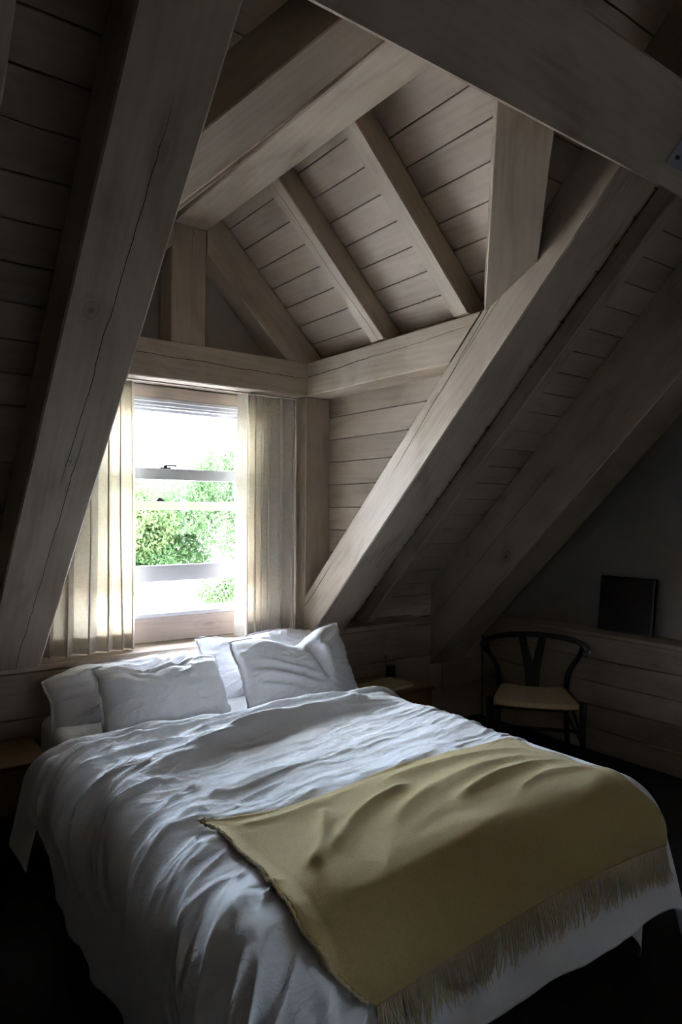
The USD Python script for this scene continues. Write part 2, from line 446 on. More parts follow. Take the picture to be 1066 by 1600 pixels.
pmid = np.array([0, (PC - 1.282) / 2, (PC + 1.282) / 2]) + np.array([0, -1, 1]) * S2 * 0.146 + np.array([0, 1, 1]) * S2 * 0.11
timber("purlin_beam", pmid + np.array([-3.4, 0, 0]), pmid + np.array([3.225, 0, 0]), (0, -1, 1), 0.292, 0.22, mat_pu, seed=6,
       label="massive horizontal beam crossing the top right of the ceiling")
timber("ridge_beam", (1.4985, 3.387, 3.02), (1.4985, 1.45, 3.02), (1, 0, 0), 0.197, 0.18, M["beam"], seed=7,
       label="whitewashed ridge beam running from the short upright post to the massive beam")
mat_pl = wood("whitewashed_plate_check", WD, (0.51, 0.43, 0.345), cracks=[("z", -0.2, 0.005, 0.75, 0.035, 0.0022), ("z", 0.45, 0.02, 1.4, 0.05, 0.0010)])
timber("plate_beam", (2.33, 3.378, 2.2165), (2.33, 1.85, 2.2165), (1, 0, 0), 0.20, 0.193, mat_pl, cuts=[((0, 1, 1), 4.349)], seed=8,
       label="short horizontal plate beam on the right dormer wall, ending at the lit rafter")
timber("plate_beam", (0.67, 3.378, 2.2165), (0.67, 1.85, 2.2165), (1, 0, 0), 0.20, 0.193, M["beam"], cuts=[((0, 1, 1), 4.349)], seed=9,
       label="short horizontal plate beam on the left dormer wall, behind the broad rafter")
mat_co = wood("whitewashed_collar_check", WD, (0.51, 0.43, 0.345), cracks=[("z", -0.2, 0.035, 1.75, 0.0, 0.0016)])
timber("collar_beam", (0.574, 3.49, 2.219), (2.43, 3.49, 2.219), (0, 1, 0), 0.206, 0.198, mat_co, seed=10,
       label="horizontal whitewashed beam with a long crack directly above the window")
timber("king_post", (1.4965, 3.472, 2.32), (1.4965, 3.472, 2.928), (1, 0, 0), 0.193, 0.155, wood("whitewashed_post", WD, WL, cracks=[("y", 0.38, 0.02, 0.95, 0.02, 0.0014)]), seed=11,
       label="short upright post standing on the beam above the window")
for sgn, lab in ((1, "right"), (-1, "left")):
    def mx(x):
        return 1.5 + sgn * (x - 1.5)
    # local: x down the slope
    def dorm(name, y0, y1, c0, c1, label, seed, xa=1.5, cuts=(), mat=None):
        cm, hh = (c0 + c1) / 2, (c1 - c0) * S2
        timber(name, (mx(xa), (y0 + y1) / 2, cm - xa), (mx(2.6), (y0 + y1) / 2, cm - 2.6), (0, 1, 0), y1 - y0, hh, mat or M["beam"], cuts=[((0, 0, 1), 2.318)] + list(cuts), seed=seed, r=0.005, label=label)
    side_cut = [((sgn, 0, 0), sgn * mx(1.597))]
    dorm("dormer_rafter", 3.388, 3.55, 4.41, 4.694, f"wide {lab} gable rafter against the plaster above the window", 12 + sgn, cuts=side_cut)
    dorm("dormer_rafter", 2.675, 2.785, 4.54, 4.694, "middle dormer rafter meeting the right plate beam near the corner" if sgn > 0 else "middle dormer rafter on the left dormer slope", 15 + sgn, cuts=side_cut,
         mat=wood("whitewashed_rafter_check", (0.27, 0.20, 0.14), WL, cracks=[("y", 0.1, 0.01, 1.3, -0.012, 0.0016)]) if sgn > 0 else None)
    dorm("dormer_rafter", 2.105, 2.195, 4.54, 4.694, "dormer rafter nearest the valley timber on the right slope" if sgn > 0 else "dormer rafter nearest the valley timber on the left slope", 18 + sgn, cuts=side_cut)
    # valley: bottom face passes the line P(s) = (2.23,2.02,2.301)+s(-1,-1,1), width to the +X-Y side
    A, B = np.array([2.23, 2.02, 2.301]), np.array([2.23, 1.743, 2.434])
    d = np.array([-1, -1, 1.0]); wd = np.array([1, -1, 0]) * S2; nb = np.array([-1, -1, -2]) / math.sqrt(6)
    w = (B - A) @ wd
    hv = 0.17
    c0 = A + wd * w / 2 - nb * hv / 2
    q0, q1 = c0 - d * 0.35, c0 + d * 0.74
    fl = lambda p: np.array([mx(p[0]), p[1], p[2]])
    fd = lambda p: np.array([sgn * p[0], p[1], p[2]])
    timber("valley_beam", fl(q0), fl(q1), fd(wd), w, hv, M["beam"], cuts=[((-sgn, 0, 0), -sgn * mx(2.2295))] if True else (), seed=22 + sgn, r=0.004,
           label="smooth slanting valley timber with upright grain at the upper right" if sgn > 0 else "wide valley timber to the left of the ridge beam")
    put_box("corner_post", *(sorted((mx(2.23), mx(2.40)))), 3.39, 3.58, LEDGE + 0.002, 2.118, M["beam"], long="z", r=0.005,
            label="upright whitewashed corner post right of the right curtain" if sgn > 0 else "upright whitewashed corner post behind the left curtain", category="post")


def poly_plank(parent, name, Mx, pts, thick, mat, inset=0.0015, cham=0.0025):
    """Plank from a polygon pts (in the xy of frame Mx, whose z points into the room), its face at z = 0."""
    p = Polygon(pts).buffer(-inset, join_style=2)
    if p.is_empty or p.area < 5e-4:
        return
    if p.geom_type != "Polygon":
        p = max(p.geoms, key=lambda g: g.area)
    q = p.buffer(-cham, join_style=2)
    a = np.array(p.exterior.coords)[:-1]
    b = np.array(q.exterior.coords)[:-1] if not q.is_empty and q.geom_type == "Polygon" else a
    pts3 = np.vstack([np.c_[a, np.full(len(a), -thick)], np.c_[a, np.full(len(a), -cham)], np.c_[b, np.zeros(len(b))]])
    m = trimesh.convex.convex_hull(pts3)
    c = m.vertices.mean(0)
    m.apply_translation(-c)
    M2 = Mx.copy()
    M2[:3, 3] = Mx[:3, :3] @ c + Mx[:3, 3]
    put(name, m, mat, parent, M2, smooth=False)


def slab(parent, name, Mx, poly, z0, z1, mat):
    m = trimesh.creation.extrude_polygon(poly, z1 - z0, engine="earcut")
    m.apply_translation((0, 0, z0))
    put(name, m, mat, parent, Mx, smooth=False)


XL, XR = -3.4, 3.74
# main slope: frame x = +X, y = up the slope, z into the room (0,-1,-1)/sqrt2; slope coordinate s = z*sqrt2
Mmain = frame((0, C_PLANK, 0), (1, 0, 0), (0, -1, 1))
if Mmain[:3, 2] @ np.array([0, -1, -1]) < 0:
    Mmain[:3, 2] *= -1
    Mmain = frame((0, C_PLANK, 0), (1, 0, 0), (0, -1, 1))
zin = 1.0 if Mmain[:3, 2] @ np.array([0, -1, -1]) > 0 else -1.0
# make a proper frame with z into the room by flipping x if needed
if zin < 0:
    Mmain = frame((0, C_PLANK, 0), (-1, 0, 0), (0, -1, 1))
fx = 1.0 if zin > 0 else -1.0
R2_ = math.sqrt(2)
Y_E = C_PLANK - 2.30          # 2.045: dormer eave meets the slope
hole = Polygon([(0.6, 0.5 * R2_), (2.4, 0.5 * R2_), (2.4, 2.30 * R2_), (1.5, 3.2 * R2_), (0.6, 2.30 * R2_)])
ceil = thing("ceiling", kind="structure", label="sloping ceiling of horizontal whitewashed planks")
full = sbox(XL - 0.1, 0.2, 4.2, 4.40 * R2_)
sgnpoly = lambda P: Polygon([(fx * x, y) for x, y in P.exterior.coords], [[(fx * x, y) for x, y in r.coords] for r in P.interiors])
shape = full.difference(hole)
slab(ceil, "backing", Mmain, sgnpoly(shape if shape.geom_type == "Polygon" else max(shape.geoms, key=lambda g: g.area)), -0.08, -0.014, M["backing"])
W = 0.1282
k0 = 2.524 * R2_               # a joint seen in the photograph
rows = np.arange(k0 - 22 * W, 4.34 * R2_, W)
bays = [(XL, 0.279), (0.279, 0.645), (0.645, 2.34), (2.34, 2.776), (2.776, 3.375), (3.375, XR)]
for s in rows:
    if s < 0.70 * R2_:
        continue
    for a, b in bays:
        cell = sbox(a, s, b, s + W)
        rest = cell.difference(hole)
        for g_ in (rest.geoms if hasattr(rest, "geoms") else [rest]):
            if g_.is_empty or g_.area < 1e-3:
                continue
            poly_plank(ceil, "plank", Mmain, [(fx * x, y) for x, y in list(g_.exterior.coords)[:-1]], 0.014, M["plank"])
slab(ceil, "roof_cover", Mmain, sgnpoly(shape if shape.geom_type == "Polygon" else max(shape.geoms, key=lambda g: g.area)), -0.16, -0.082, M["roofing"])

# dormer slopes
for sgn, nm in ((1, "right"), (-1, "left")):
    yd = np.array([-sgn, 0, 1.0])
    Md = frame((1.5 + sgn * (4.70 - 1.5), 0, 0), (0, 1, 0), yd)
    if Md[:3, 2] @ np.array([-sgn, 0, -1.0]) < 0:
        Md = frame((1.5 + sgn * (4.70 - 1.5), 0, 0), (0, -1, 0), yd)
        fy = -1.0
    else:
        fy = 1.0
    # in the frame: x = fy*Y, y = z*sqrt2 ; valley line: Y = X-0.355 with X = 4.70-z
    dc = thing("ceiling", kind="structure", label=f"{nm} dormer ceiling of whitewashed planks")
    dpoly = Polygon([(4.345 - 3.21, 3.21 * R2_), (4.345 - 2.26, 2.26 * R2_), (3.66, 2.26 * R2_), (3.66, 3.21 * R2_)])
    fl2 = lambda P: [(fy * x, y) for x, y in list(P.exterior.coords)[:-1]]
    slab(dc, "backing", Md, Polygon(fl2(dpoly)), -0.08, -0.014, M["backing"])
    slab(dc, "roof_cover", Md, Polygon(fl2(dpoly)), -0.16, -0.082, M["roofing"])
    for (ya, yb, ph) in ((0.9, 2.15, 2.838), (2.15, 2.73, 2.901), (2.73, 3.6, 2.882)):
        for s in np.arange(ph * R2_ - 8 * W, 3.21 * R2_, W):
            c_ = sbox(ya, s, yb, s + W).intersection(dpoly)
            if c_.is_empty or c_.area < 1e-3:
                continue
            poly_plank(dc, "plank", Md, fl2(c_), 0.014, M["plank"])
    # cheek wall
    cw = thing("wall_dormer_" + nm, kind="structure", label=f"{nm} dormer side wall of horizontal planks")
    Mc = frame((1.5 + sgn * 0.9, 0, 0), (0, sgn, 0), (0, 0, 1))       # z = x cross y = (sgn,0,0)*... flipped below
    if Mc[:3, 2] @ np.array([-sgn, 0, 0]) < 0:
        Mc = frame((1.5 + sgn * 0.9, 0, 0), (0, -sgn, 0), (0, 0, 1)); fc = -sgn
    else:
        fc = sgn
    cpoly = Polygon([(3.66, 0.66), (3.66, 2.31), (2.02, 2.31)])
    flc = lambda P: [(fc * x, y) for x, y in list(P.exterior.coords)[:-1]]
    slab(cw, "backing", Mc, Polygon(flc(cpoly)), -0.05, -0.014, M["backing"])
    for z in np.arange(1.4745 - 7 * 0.1335, 2.3, 0.1335):
        c_ = sbox(1.9, z, 3.6, z + 0.1335).intersection(cpoly)
        if c_.is_empty or c_.area < 1e-3:
            continue
        poly_plank(cw, "plank", Mc, flc(c_), 0.014, M["plank"], inset=0.0016)

# gable plaster and the wall round the window
gp = Polygon([(0.55, 2.25), (2.45, 2.25), (1.5, 3.22)])
Mg = frame((0, 3.55, 0), (1, 0, 0), (0, 0, 1))       # z axis = (0,-1,0): into the room
wg = thing("wall_gable", kind="structure", label="grey plaster gable triangle above the window")
slab(wg, "plaster", Mg, gp, -0.12, 0.0, M["plaster"])
WX0, WX1, WZ0, WZ1 = 0.985, 2.015, 0.875, 2.06
ww = thing("wall_window", kind="structure", label="wooden wall round the window with the deep ledge at the bed head")
wall_shape = sbox(0.5, 0.3, 2.5, 2.4).difference(sbox(WX0, WZ0, WX1, WZ1))
Mw = frame((0, 3.62, 0), (1, 0, 0), (0, 0, 1))
slab(ww, "backing", Mw, wall_shape, -0.10, -0.0, M["backing"])
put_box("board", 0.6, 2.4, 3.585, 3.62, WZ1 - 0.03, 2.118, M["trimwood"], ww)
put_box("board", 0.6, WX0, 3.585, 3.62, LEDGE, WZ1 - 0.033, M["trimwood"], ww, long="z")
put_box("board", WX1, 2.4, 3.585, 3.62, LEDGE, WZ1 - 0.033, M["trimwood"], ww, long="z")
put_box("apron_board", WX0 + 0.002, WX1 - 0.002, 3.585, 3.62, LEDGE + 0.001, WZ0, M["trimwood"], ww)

# knee wall at the bed head with its ledge
kw_ = thing("wall_knee", kind="structure", label="low boarded wall behind the bed with a deep ledge")
put_box("ledge", XL, 3.228, 3.365, 3.60, 0.708, LEDGE, M["beam"], kw_, r=0.006)
for a, b in ((XL, 0.2), (0.2, 1.9), (1.9, 3.228)):
    for z0, z1 in ((0.502, 0.706), (0.262, 0.498), (0.02, 0.258)):
        put_box("board", a + 0.001, b - 0.001, 3.372, 3.392, z0, z1, M["plank"], kw_, r=0.003)
for a, b in ((3.232, 3.348), (3.352, 3.74)):
    for z0, z1 in ((0.262, 0.428), (0.02, 0.258)):
        put_box("board", a, b, 3.386, 3.404, z0, z1, M["plank"], kw_, r=0.003)
    put_box("board", a, b, 3.386, 3.404, 0.432, 0.73, M["plank"], kw_, r=0.003)
put_box("backing", XL - 0.1, 3.95, 3.41, 3.70, -0.1, 0.70, M["backing"], kw_)

# right wall: boarded wainscot with ledge, plaster above, set back
wr = thing("wall_right", kind="structure", label="right end wall with boarded wainscot, ledge and dark plaster above")
for z0, z1 in ((0.566, 0.70), (0.426, 0.562), (0.286, 0.422), (0.146, 0.282), (0.006, 0.142)):
    for a, b in ((-3.4, -0.6), (-0.6, 1.4), (1.4, 3.38)):
        put_box("board", XR, XR + 0.02, a + 0.001, b - 0.001, z0, z1, M["plank"], wr, long="y", r=0.003)
put_box("ledge", XR - 0.012, 3.93, -3.4, 3.38, 0.703, 0.73, M["beam"], wr, long="y", r=0.005)
put_box("backing", XR + 0.022, 3.95, -3.5, 3.5, -0.1, 0.70, M["backing"], wr)
Mr = frame((3.90, 0, 0), (0, -1, 0), (0, 0, 1))     # z = (-1,0,0)
W2Y0, W2Y1, W2Z0, W2Z1 = -1.85, -1.02, 0.98, 1.80
slab(wr, "plaster", Mr, Polygon([(3.5, 0.72), (3.5, 0.9), (0, 4.5), (-3.5, 0.9), (-3.5, 0.72)]).difference(sbox(-W2Y1, W2Z0, -W2Y0, W2Z1)), -0.1, 0.0, M["plaster"])
w2 = thing("window_2", (3.95, (W2Y0 + W2Y1) / 2, W2Z0), kind="structure", label="small square window in the right end wall, behind the viewer")
f2 = sub(w2, "window_frame")
put_box("jamb", 3.90, 3.98, W2Y0, W2Y0 + 0.04, W2Z0, W2Z1, M["painted"], f2, long="z")
put_box("jamb", 3.90, 3.98, W2Y1 - 0.04, W2Y1, W2Z0, W2Z1, M["painted"], f2, long="z")
put_box("head", 3.90, 3.98, W2Y0 + 0.04, W2Y1 - 0.04, W2Z1 - 0.04, W2Z1, M["painted"], f2, long="y")
put_box("window_sill", 3.88, 3.98, W2Y0 + 0.04, W2Y1 - 0.04, W2Z0, W2Z0 + 0.04, M["painted"], f2, long="y")
put_box("pane", 3.94, 3.944, W2Y0 + 0.036, W2Y1 - 0.036, W2Z0 + 0.036, W2Z1 - 0.036, M["pane"], w2, r=0.0005)
# strip of sloping ceiling reaching the set-back plaster
slab(ceil, "backing", Mmain, sgnpoly(sbox(XR - 0.01, 0.2, 4.05, 4.40 * R2_)), -0.014, -0.002, M["backing"])

# unseen rest of the attic
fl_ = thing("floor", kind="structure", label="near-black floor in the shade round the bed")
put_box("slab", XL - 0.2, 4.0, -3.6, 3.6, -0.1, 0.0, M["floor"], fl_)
cb = thing("ceiling", kind="structure", label="opposite sloping ceiling behind the viewer")
Mb = frame((0, -C_PLANK, 0), (-1 * fx, 0, 0), (0, 1, 1))
slab(cb, "boards", Mb, sbox(-4.2, 0.2, 4.2, 4.40 * R2_), -0.10, 0.0, M["plank"]) if Mb[:3, 2] @ np.array([0, 1, -1]) > 0 else slab(cb, "boards", Mb, sbox(-4.2, 0.2, 4.2, 4.40 * R2_), 0.0, 0.10, M["plank"])
wl = thing("wall_left", kind="structure", label="left end wall beyond the frame")
put_box("plaster", XL - 0.12, XL, -3.6, 3.6, 0, 4.5, M["darkplaster"], wl)
wb = thing("wall_back", kind="structure", label="low wall behind the viewer")
put_box("boards", XL, 3.95, -3.6, -3.45, 0, 0.95, M["plank"], wb)

# steel plate on the purlin
sp = thing("steel_plate", (2.475, 1.275, 2.755), label="grey bolted steel plate on the massive top beam at the right edge", category="plate")
nrm = np.array([0, -1, -1]) * S2
Mp = frame(np.array([2.475, 1.275, PC - 1.275]) + nrm * 0.003, (1, 0, 0), (0, -1, 1))
if Mp[:3, 2] @ nrm < 0:
    Mp = frame(np.array([2.475, 1.275, PC - 1.275]) + nrm * 0.003, (-1, 0, 0), (0, -1, 1))
put("plate", rbox(0.16, 0.13, 0.006, 0.001, (0, 0, 0.0)), M["steel"], sp, Mp, smooth=False)
for bx, bz in ((-0.045, -0.035), (0.045, 0.03), (0.045, -0.035), (-0.045, 0.03)):
    b_ = trimesh.creation.cylinder(radius=0.007, height=0.012, sections=6)
    b_.apply_translation((bx, bz, 0.006))
    put("bolt", b_, M["metal"], sp, Mp, smooth=False)

# ------------------------------------------------------------------ window
w1 = thing("window_1", (1.5, 3.62, 0.9), kind="structure", label="white double-hung window raised at the bottom, trees outside")
P_ = M["painted"]
fr = sub(w1, "window_frame")
put_box("jamb", WX0, 1.045, 3.595, 3.72, WZ0, WZ1, P_, fr, long="z")
put_box("jamb", 1.955, WX1, 3.595, 3.72, WZ0, WZ1, P_, fr, long="z")
put_box("head", 1.045, 1.955, 3.60, 3.72, 2.032, WZ1, P_, fr)
put_box("stop", 1.045, 1.955, 3.592, 3.606, 2.012, 2.034, P_, fr, r=0.003)
put_box("stop", 1.045, 1.955, 3.606, 3.64, 2.00, 2.034, P_, fr, r=0.003)
put_box("head_moulding", WX0, WX1, 3.578, 3.594, WZ1 - 0.03, WZ1 - 0.008, P_, fr, r=0.003)
put_box("window_sill", WX0 - 0.02, WX1 + 0.02, 3.565, 3.74, WZ0, 0.902, P_, w1, r=0.006)
put_box("sill_stop", 1.045, 1.955, 3.61, 3.64, 0.90, 0.918, P_, w1, r=0.003)


def sash(name, y0, y1, zb, rb, zt, rt, x0=1.046, x1=1.954, st=0.042, low=None):
    s_ = sub(w1, name)
    put_box("stile", x0, x0 + st, y0, y1, zb, zt, P_, s_, long="z", r=0.003)
    put_box("stile", x1 - st, x1, y0, y1, zb, zt, P_, s_, long="z", r=0.003)
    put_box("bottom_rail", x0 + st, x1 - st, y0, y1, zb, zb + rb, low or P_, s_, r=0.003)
    put_box("top_rail", x0 + st, x1 - st, y0, y1, zt - rt, zt, P_, s_, r=0.003)
    ym = (y0 + y1) / 2
    put_box("pane", x0 + st - 0.004, x1 - st + 0.004, ym - 0.002, ym + 0.002, zb + rb - 0.004, zt - rt + 0.004, M["pane"], s_, r=0.0005)
    return s_


ls = sash("lower_sash", 3.60, 3.636, 1.063, 0.088, 1.676, 0.061)
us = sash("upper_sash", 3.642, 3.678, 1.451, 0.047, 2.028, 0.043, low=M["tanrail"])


def latch(parent, x, y, z, label):
    base = rbox(0.06, 0.026, 0.007, 0.002, (0, 0, 0.0035))
    hub = trimesh.creation.cylinder(radius=0.010, height=0.012, sections=16); hub.apply_translation((0, 0, 0.011))
    lever = rbox(0.066, 0.013, 0.007, 0.002, (0.033, 0, 0.018))
    put("sash_lock", trimesh.util.concatenate([base, hub, lever]), M["metal"], parent, frame((x, y, z), (1, 0, 0), (0, 1, 0)), smooth=30, label=label)


latch(ls, 1.463, 3.617, 1.6755, "dark bronze sash lock")
kb = rbox(0.05, 0.02, 0.006, 0.002, (0, 0, 0.003))
kd = trimesh.creation.icosphere(2, 0.015); kd.apply_scale((1.1, 0.6, 1.0)); kd.apply_translation((0, 0, 0.006))
put("lock_keeper", trimesh.util.concatenate([kb, kd]), M["metal"], us, frame((1.452, 3.66, 1.498), (1, 0, 0), (0, 1, 0)), smooth=30, label="dark bronze lock keeper")


# ------------------------------------------------------------------ curtains
def curtain(x0, x1, folds, seed, lean, label):
    """folds: fold boundaries in 0..1 along the width; cross-section of soft loops."""
    nx, nz = 40 * (len(folds) - 1), 70
    zt, zb = 2.106, LEDGE + 0.006
    zz = np.linspace(zb, zt, nz)
    P = np.zeros((nz, nx, 3))
    u = np.linspace(0, 1, nx)
    k = np.clip(np.searchsorted(folds, u, side="right") - 1, 0, len(folds) - 2)
    fo = np.array(folds)
    ph = (u - fo[k]) / (fo[k + 1] - fo[k])
    wdt = (fo[k + 1] - fo[k]) * (x1 - x0)
    r_ = np.random.default_rng(seed)
    dep = r_.uniform(0.8, 1.15, len(folds) - 1)
    for i, z in enumerate(zz):
        t = (z - zb) / (zt - zb)
        fl = 0.85 + 0.3 * (1 - t)
        amp = np.minimum(0.068, 0.95 * wdt) * dep[k] * (0.75 + 0.35 * (1 - t))
        wv = np.clip(np.sin(np.pi * ph), 0, 1) ** 0.85
        wob = 0.006 * (noise(np.stack([u * 9, np.full(nx, z * 2.2), np.full(nx, seed)], 1)) - 0.5)
        wob2 = 0.012 * (noise(np.stack([u * 6, np.full(nx, z * 1.4), np.full(nx, seed + 9.0)], 1)) - 0.5)
        cx = x0 + (x1 - x0) * u
        cx = cx + np.minimum(0.024, 0.24 * wdt) * np.sin(2 * np.pi * ph) * fl + wob2 + lean(u, t)
        P[i, :, 0] = cx
        P[i, :, 1] = 3.485 - amp * wv + wob + 0.012
        P[i, :, 2] = z
    N = grid_normals(P)
    c = thing("curtain", ((x0 + x1) / 2, 3.47, LEDGE), label=label, category="curtain")
    put("panel", grid_mesh(P), M["curtain"], c, smooth=True)
    # heavier hem and heading, doubled cloth
    for nm, sel in (("hem", zz < zb + 0.085), ("heading", zz > zt - 0.05)):
        Q = P[sel]; Nq = N[sel]
        put(nm, grid_mesh(Q + np.array([0, 0.004, 0])), M["curtain"], c, smooth=True)
    return c


curtain(0.800, 1.262, [0, 0.055, 0.17, 0.36, 0.60, 0.76, 0.885, 1.0], 3, lambda u, t: 0.0 * u - 0.025 * (1 - u) * (1 - t) - 0.02 * t * u,
        "cream linen curtain glowing with daylight, left of the window")
curtain(1.835, 2.218, [0, 0.20, 0.335, 0.45, 0.56, 0.78, 1.0], 5, lambda u, t: -0.012 * (1 - t) * (1 - u),
        "cream linen curtain gathered in deep folds, right of the window")
tr_ = thing("curtain_track", (1.5, 3.485, 2.112), label="slim wooden curtain track under the beam above the window", category="curtain track")
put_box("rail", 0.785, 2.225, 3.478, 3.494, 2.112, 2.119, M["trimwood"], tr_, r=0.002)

# ------------------------------------------------------------------ bed
BX0, BX1, BY0, BYH, ZT, RR = 0.73, 2.045, 1.30, 2.60, 0.597, 0.16


def bed_base(p, q, zt=ZT, r=RR, flare=0.10):
    cx, cy = np.clip(p, BX0, BX1), np.maximum(q, BY0)
    dx, dy = p - cx, q - cy
    L = np.hypot(dx, dy)
    nx_, ny_ = dx / (L + 1e-9), dy / (L + 1e-9)
    a = np.minimum(L / r, np.pi / 2)
    ov = np.maximum(L - r * np.pi / 2, 0)
    g = r * np.sin(a) + ov * flare
    h = r * (1 - np.cos(a)) + ov * np.sqrt(1 - flare ** 2)
    return np.stack([cx + nx_ * g, cy + ny_ * g, zt - h], -1), L


FOLDS = [  # crest lines on the duvet top (x, y), height, half-width on the window side, half-width on the near side
    ([(0.60, 2.38), (0.73, 2.47), (1.02, 2.49), (1.43, 2.53), (1.77, 2.55), (2.05, 2.51)], 0.030, 0.030, 0.035),
    ([(0.55, 2.02), (0.65, 2.12), (0.77, 2.19), (0.95, 2.205), (1.15, 2.20), (1.41, 2.28), (1.75, 2.39)], 0.026, 0.05, 0.032),
    ([(0.52, 1.66), (0.63, 1.84), (0.76, 2.01), (0.89, 2.08), (1.23, 2.21), (1.54, 2.27), (1.84, 2.36), (2.05, 2.40)], 0.068, 0.060, 0.062),
    ([(0.42, 1.84), (0.49, 1.93), (0.61, 2.06), (0.69, 2.10), (0.84, 2.09)], 0.030, 0.03, 0.05),
    ([(0.55, 1.70), (0.70, 1.83), (0.86, 1.87), (1.08, 1.88), (1.38, 1.92), (1.75, 2.00)], 0.012, 0.03, 0.05),
    ([(0.50, 2.10), (0.60, 2.28), (0.75, 2.36), (1.00, 2.37), (1.3, 2.42)], 0.016, 0.025, 0.03),
    ([(0.48, 2.2), (0.58, 2.32), (0.70, 2.41)], 0.014, 0.018, 0.022),
    ([(0.54, 1.85), (0.62, 1.93), (0.72, 1.98)], 0.014, 0.014, 0.022),
    ([(0.50, 1.54), (0.60, 1.66), (0.74, 1.75), (0.9, 1.77)], 0.013, 0.016, 0.025),
    ([(0.48, 1.42), (0.60, 1.52), (0.72, 1.58), (0.85, 1.585)], 0.011, 0.016, 0.022),
    ([(0.52, 1.30), (0.64, 1.40), (0.76, 1.44)], 0.010, 0.014, 0.022),
    ([(0.55, 1.22), (0.66, 1.30), (0.78, 1.33)], 0.009, 0.014, 0.020),
]


def fold_height(p, q):
    out = np.zeros_like(p)
    for pts, hgt, wa, wb_ in FOLDS:
        c = spline(pts, 60)
        d2 = np.full(p.shape, 9.0); sd = np.zeros_like(p); tt = np.zeros_like(p)
        for i in range(len(c) - 1):
            a, b = c[i], c[i + 1]
            e = b - a
            t = np.clip(((p - a[0]) * e[0] + (q - a[1]) * e[1]) / (e @ e), 0, 1)
            dx, dy = p - a[0] - t * e[0], q - a[1] - t * e[1]
            dd = dx * dx + dy * dy
            m = dd < d2
            d2 = np.where(m, dd, d2)
            sd = np.where(m, e[0] * dy - e[1] * dx, sd)
            tt = np.where(m, (i + t) / (len(c) - 1), tt)
        w_ = np.where(sd > 0, wa, wb_)
        end = np.clip(np.minimum(tt, 1 - tt) * 6 + 0.15, 0, 1)
        out = out + hgt * np.exp(-(np.sqrt(d2) / (0.95 * w_)) ** 1.45) * end
    return out


def ridged(u, v, seed, power=2.5):
    n = noise(np.stack([u, v, np.full_like(u, seed * 3.7)], -1), seed)
    return (1 - np.abs(2 * n - 1)) ** power


def blanket_mask(p, q):
    return np.clip((p - 0.80) / 0.04, 0, 1) * np.clip((1.70 - q) / 0.05, 0, 1)


def duvet_disp(p, q, fine=True):
    low = 0.026 * (fbm(np.stack([p * 2.1, q * 2.1, 0 * p + 4.0], -1), 2, 3) - 0.5)
    hgt = low + fold_height(p, q) * np.clip((q - 1.15) / 0.3, 0.25, 1)
    # crown of the quilt: fuller in the middle of the top
    hgt = hgt + 0.020 * np.exp(-((p - 1.36) / 0.55) ** 4) * np.exp(-((q - 1.8) / 0.75) ** 4)
    if fine:
        bm = 1 - 0.92 * blanket_mask(p, q)
        wx = p + 0.05 * fbm(np.stack([p * 5, q * 5, 0 * p], -1), 2, 5)
        wy = q + 0.05 * fbm(np.stack([p * 5, q * 5, 0 * p + 9], -1), 2, 6)
        left = np.clip((0.98 - p) / 0.28, 0, 1) * np.clip((p - 0.40) / 0.12, 0.0, 1)
        # fan wrinkles across the left shoulder, running in and up the bed
        a1 = wx * 0.80 + wy * 0.60; b1 = -wx * 0.60 + wy * 0.80
        hgt = hgt + bm * left * (0.020 * ridged(a1 * 2.6, b1 * 14, 11, 3.5) + 0.011 * ridged(a1 * 4, b1 * 28, 12, 3.0))
        # shallow cross wrinkles over the top
        a2 = wx * 0.97 + wy * 0.22; b2 = -wx * 0.22 + wy * 0.97
        top = np.clip((p - 0.6) / 0.2, 0, 1)
        hgt = hgt + bm * top * (0.012 * ridged(a2 * 2.1, b2 * 11, 13, 3.0) + 0.0065 * ridged(a2 * 5, b2 * 27, 14, 3.0) + 0.004 * ridged(a2 * 12, b2 * 50, 15, 2.5))
        hgt = hgt + bm * 0.0030 * (fbm(np.stack([p * 26, q * 26, 0 * p], -1), 2, 8) - 0.5)
        # folds hanging down the sides and foot
        cx, cy = np.clip(p, BX0, BX1), np.maximum(q, BY0)
        L = np.hypot(p - cx, q - cy)
        hang = np.clip((L - 0.12) / 0.25, 0, 1)
        along = cx + cy + 0.6 * np.arctan2(q - cy, p - cx)
        hgt = hgt + hang * (0.030 * (noise(np.stack([along * 7.5, L * 1.5, 0 * p + 2], -1), 21) - 0.5) + 0.012 * (noise(np.stack([along * 22, L * 3, 0 * p], -1), 22) - 0.5)) * (0.35 + 0.65 * bm)
    return hgt


def drape(p, q, disp, thick, zt=ZT, flare=0.10):
    P, L = bed_base(p, q, zt, RR, flare)
    N = grid_normals(P)
    if N[N.shape[0] // 2, N.shape[1] // 2, 2] < 0:
        N = -N
    P = P + N * disp[..., None]
    N2 = grid_normals(P)
    if N2[N.shape[0] // 2, N.shape[1] // 2, 2] < 0:
        N2 = -N2
    return P, N2


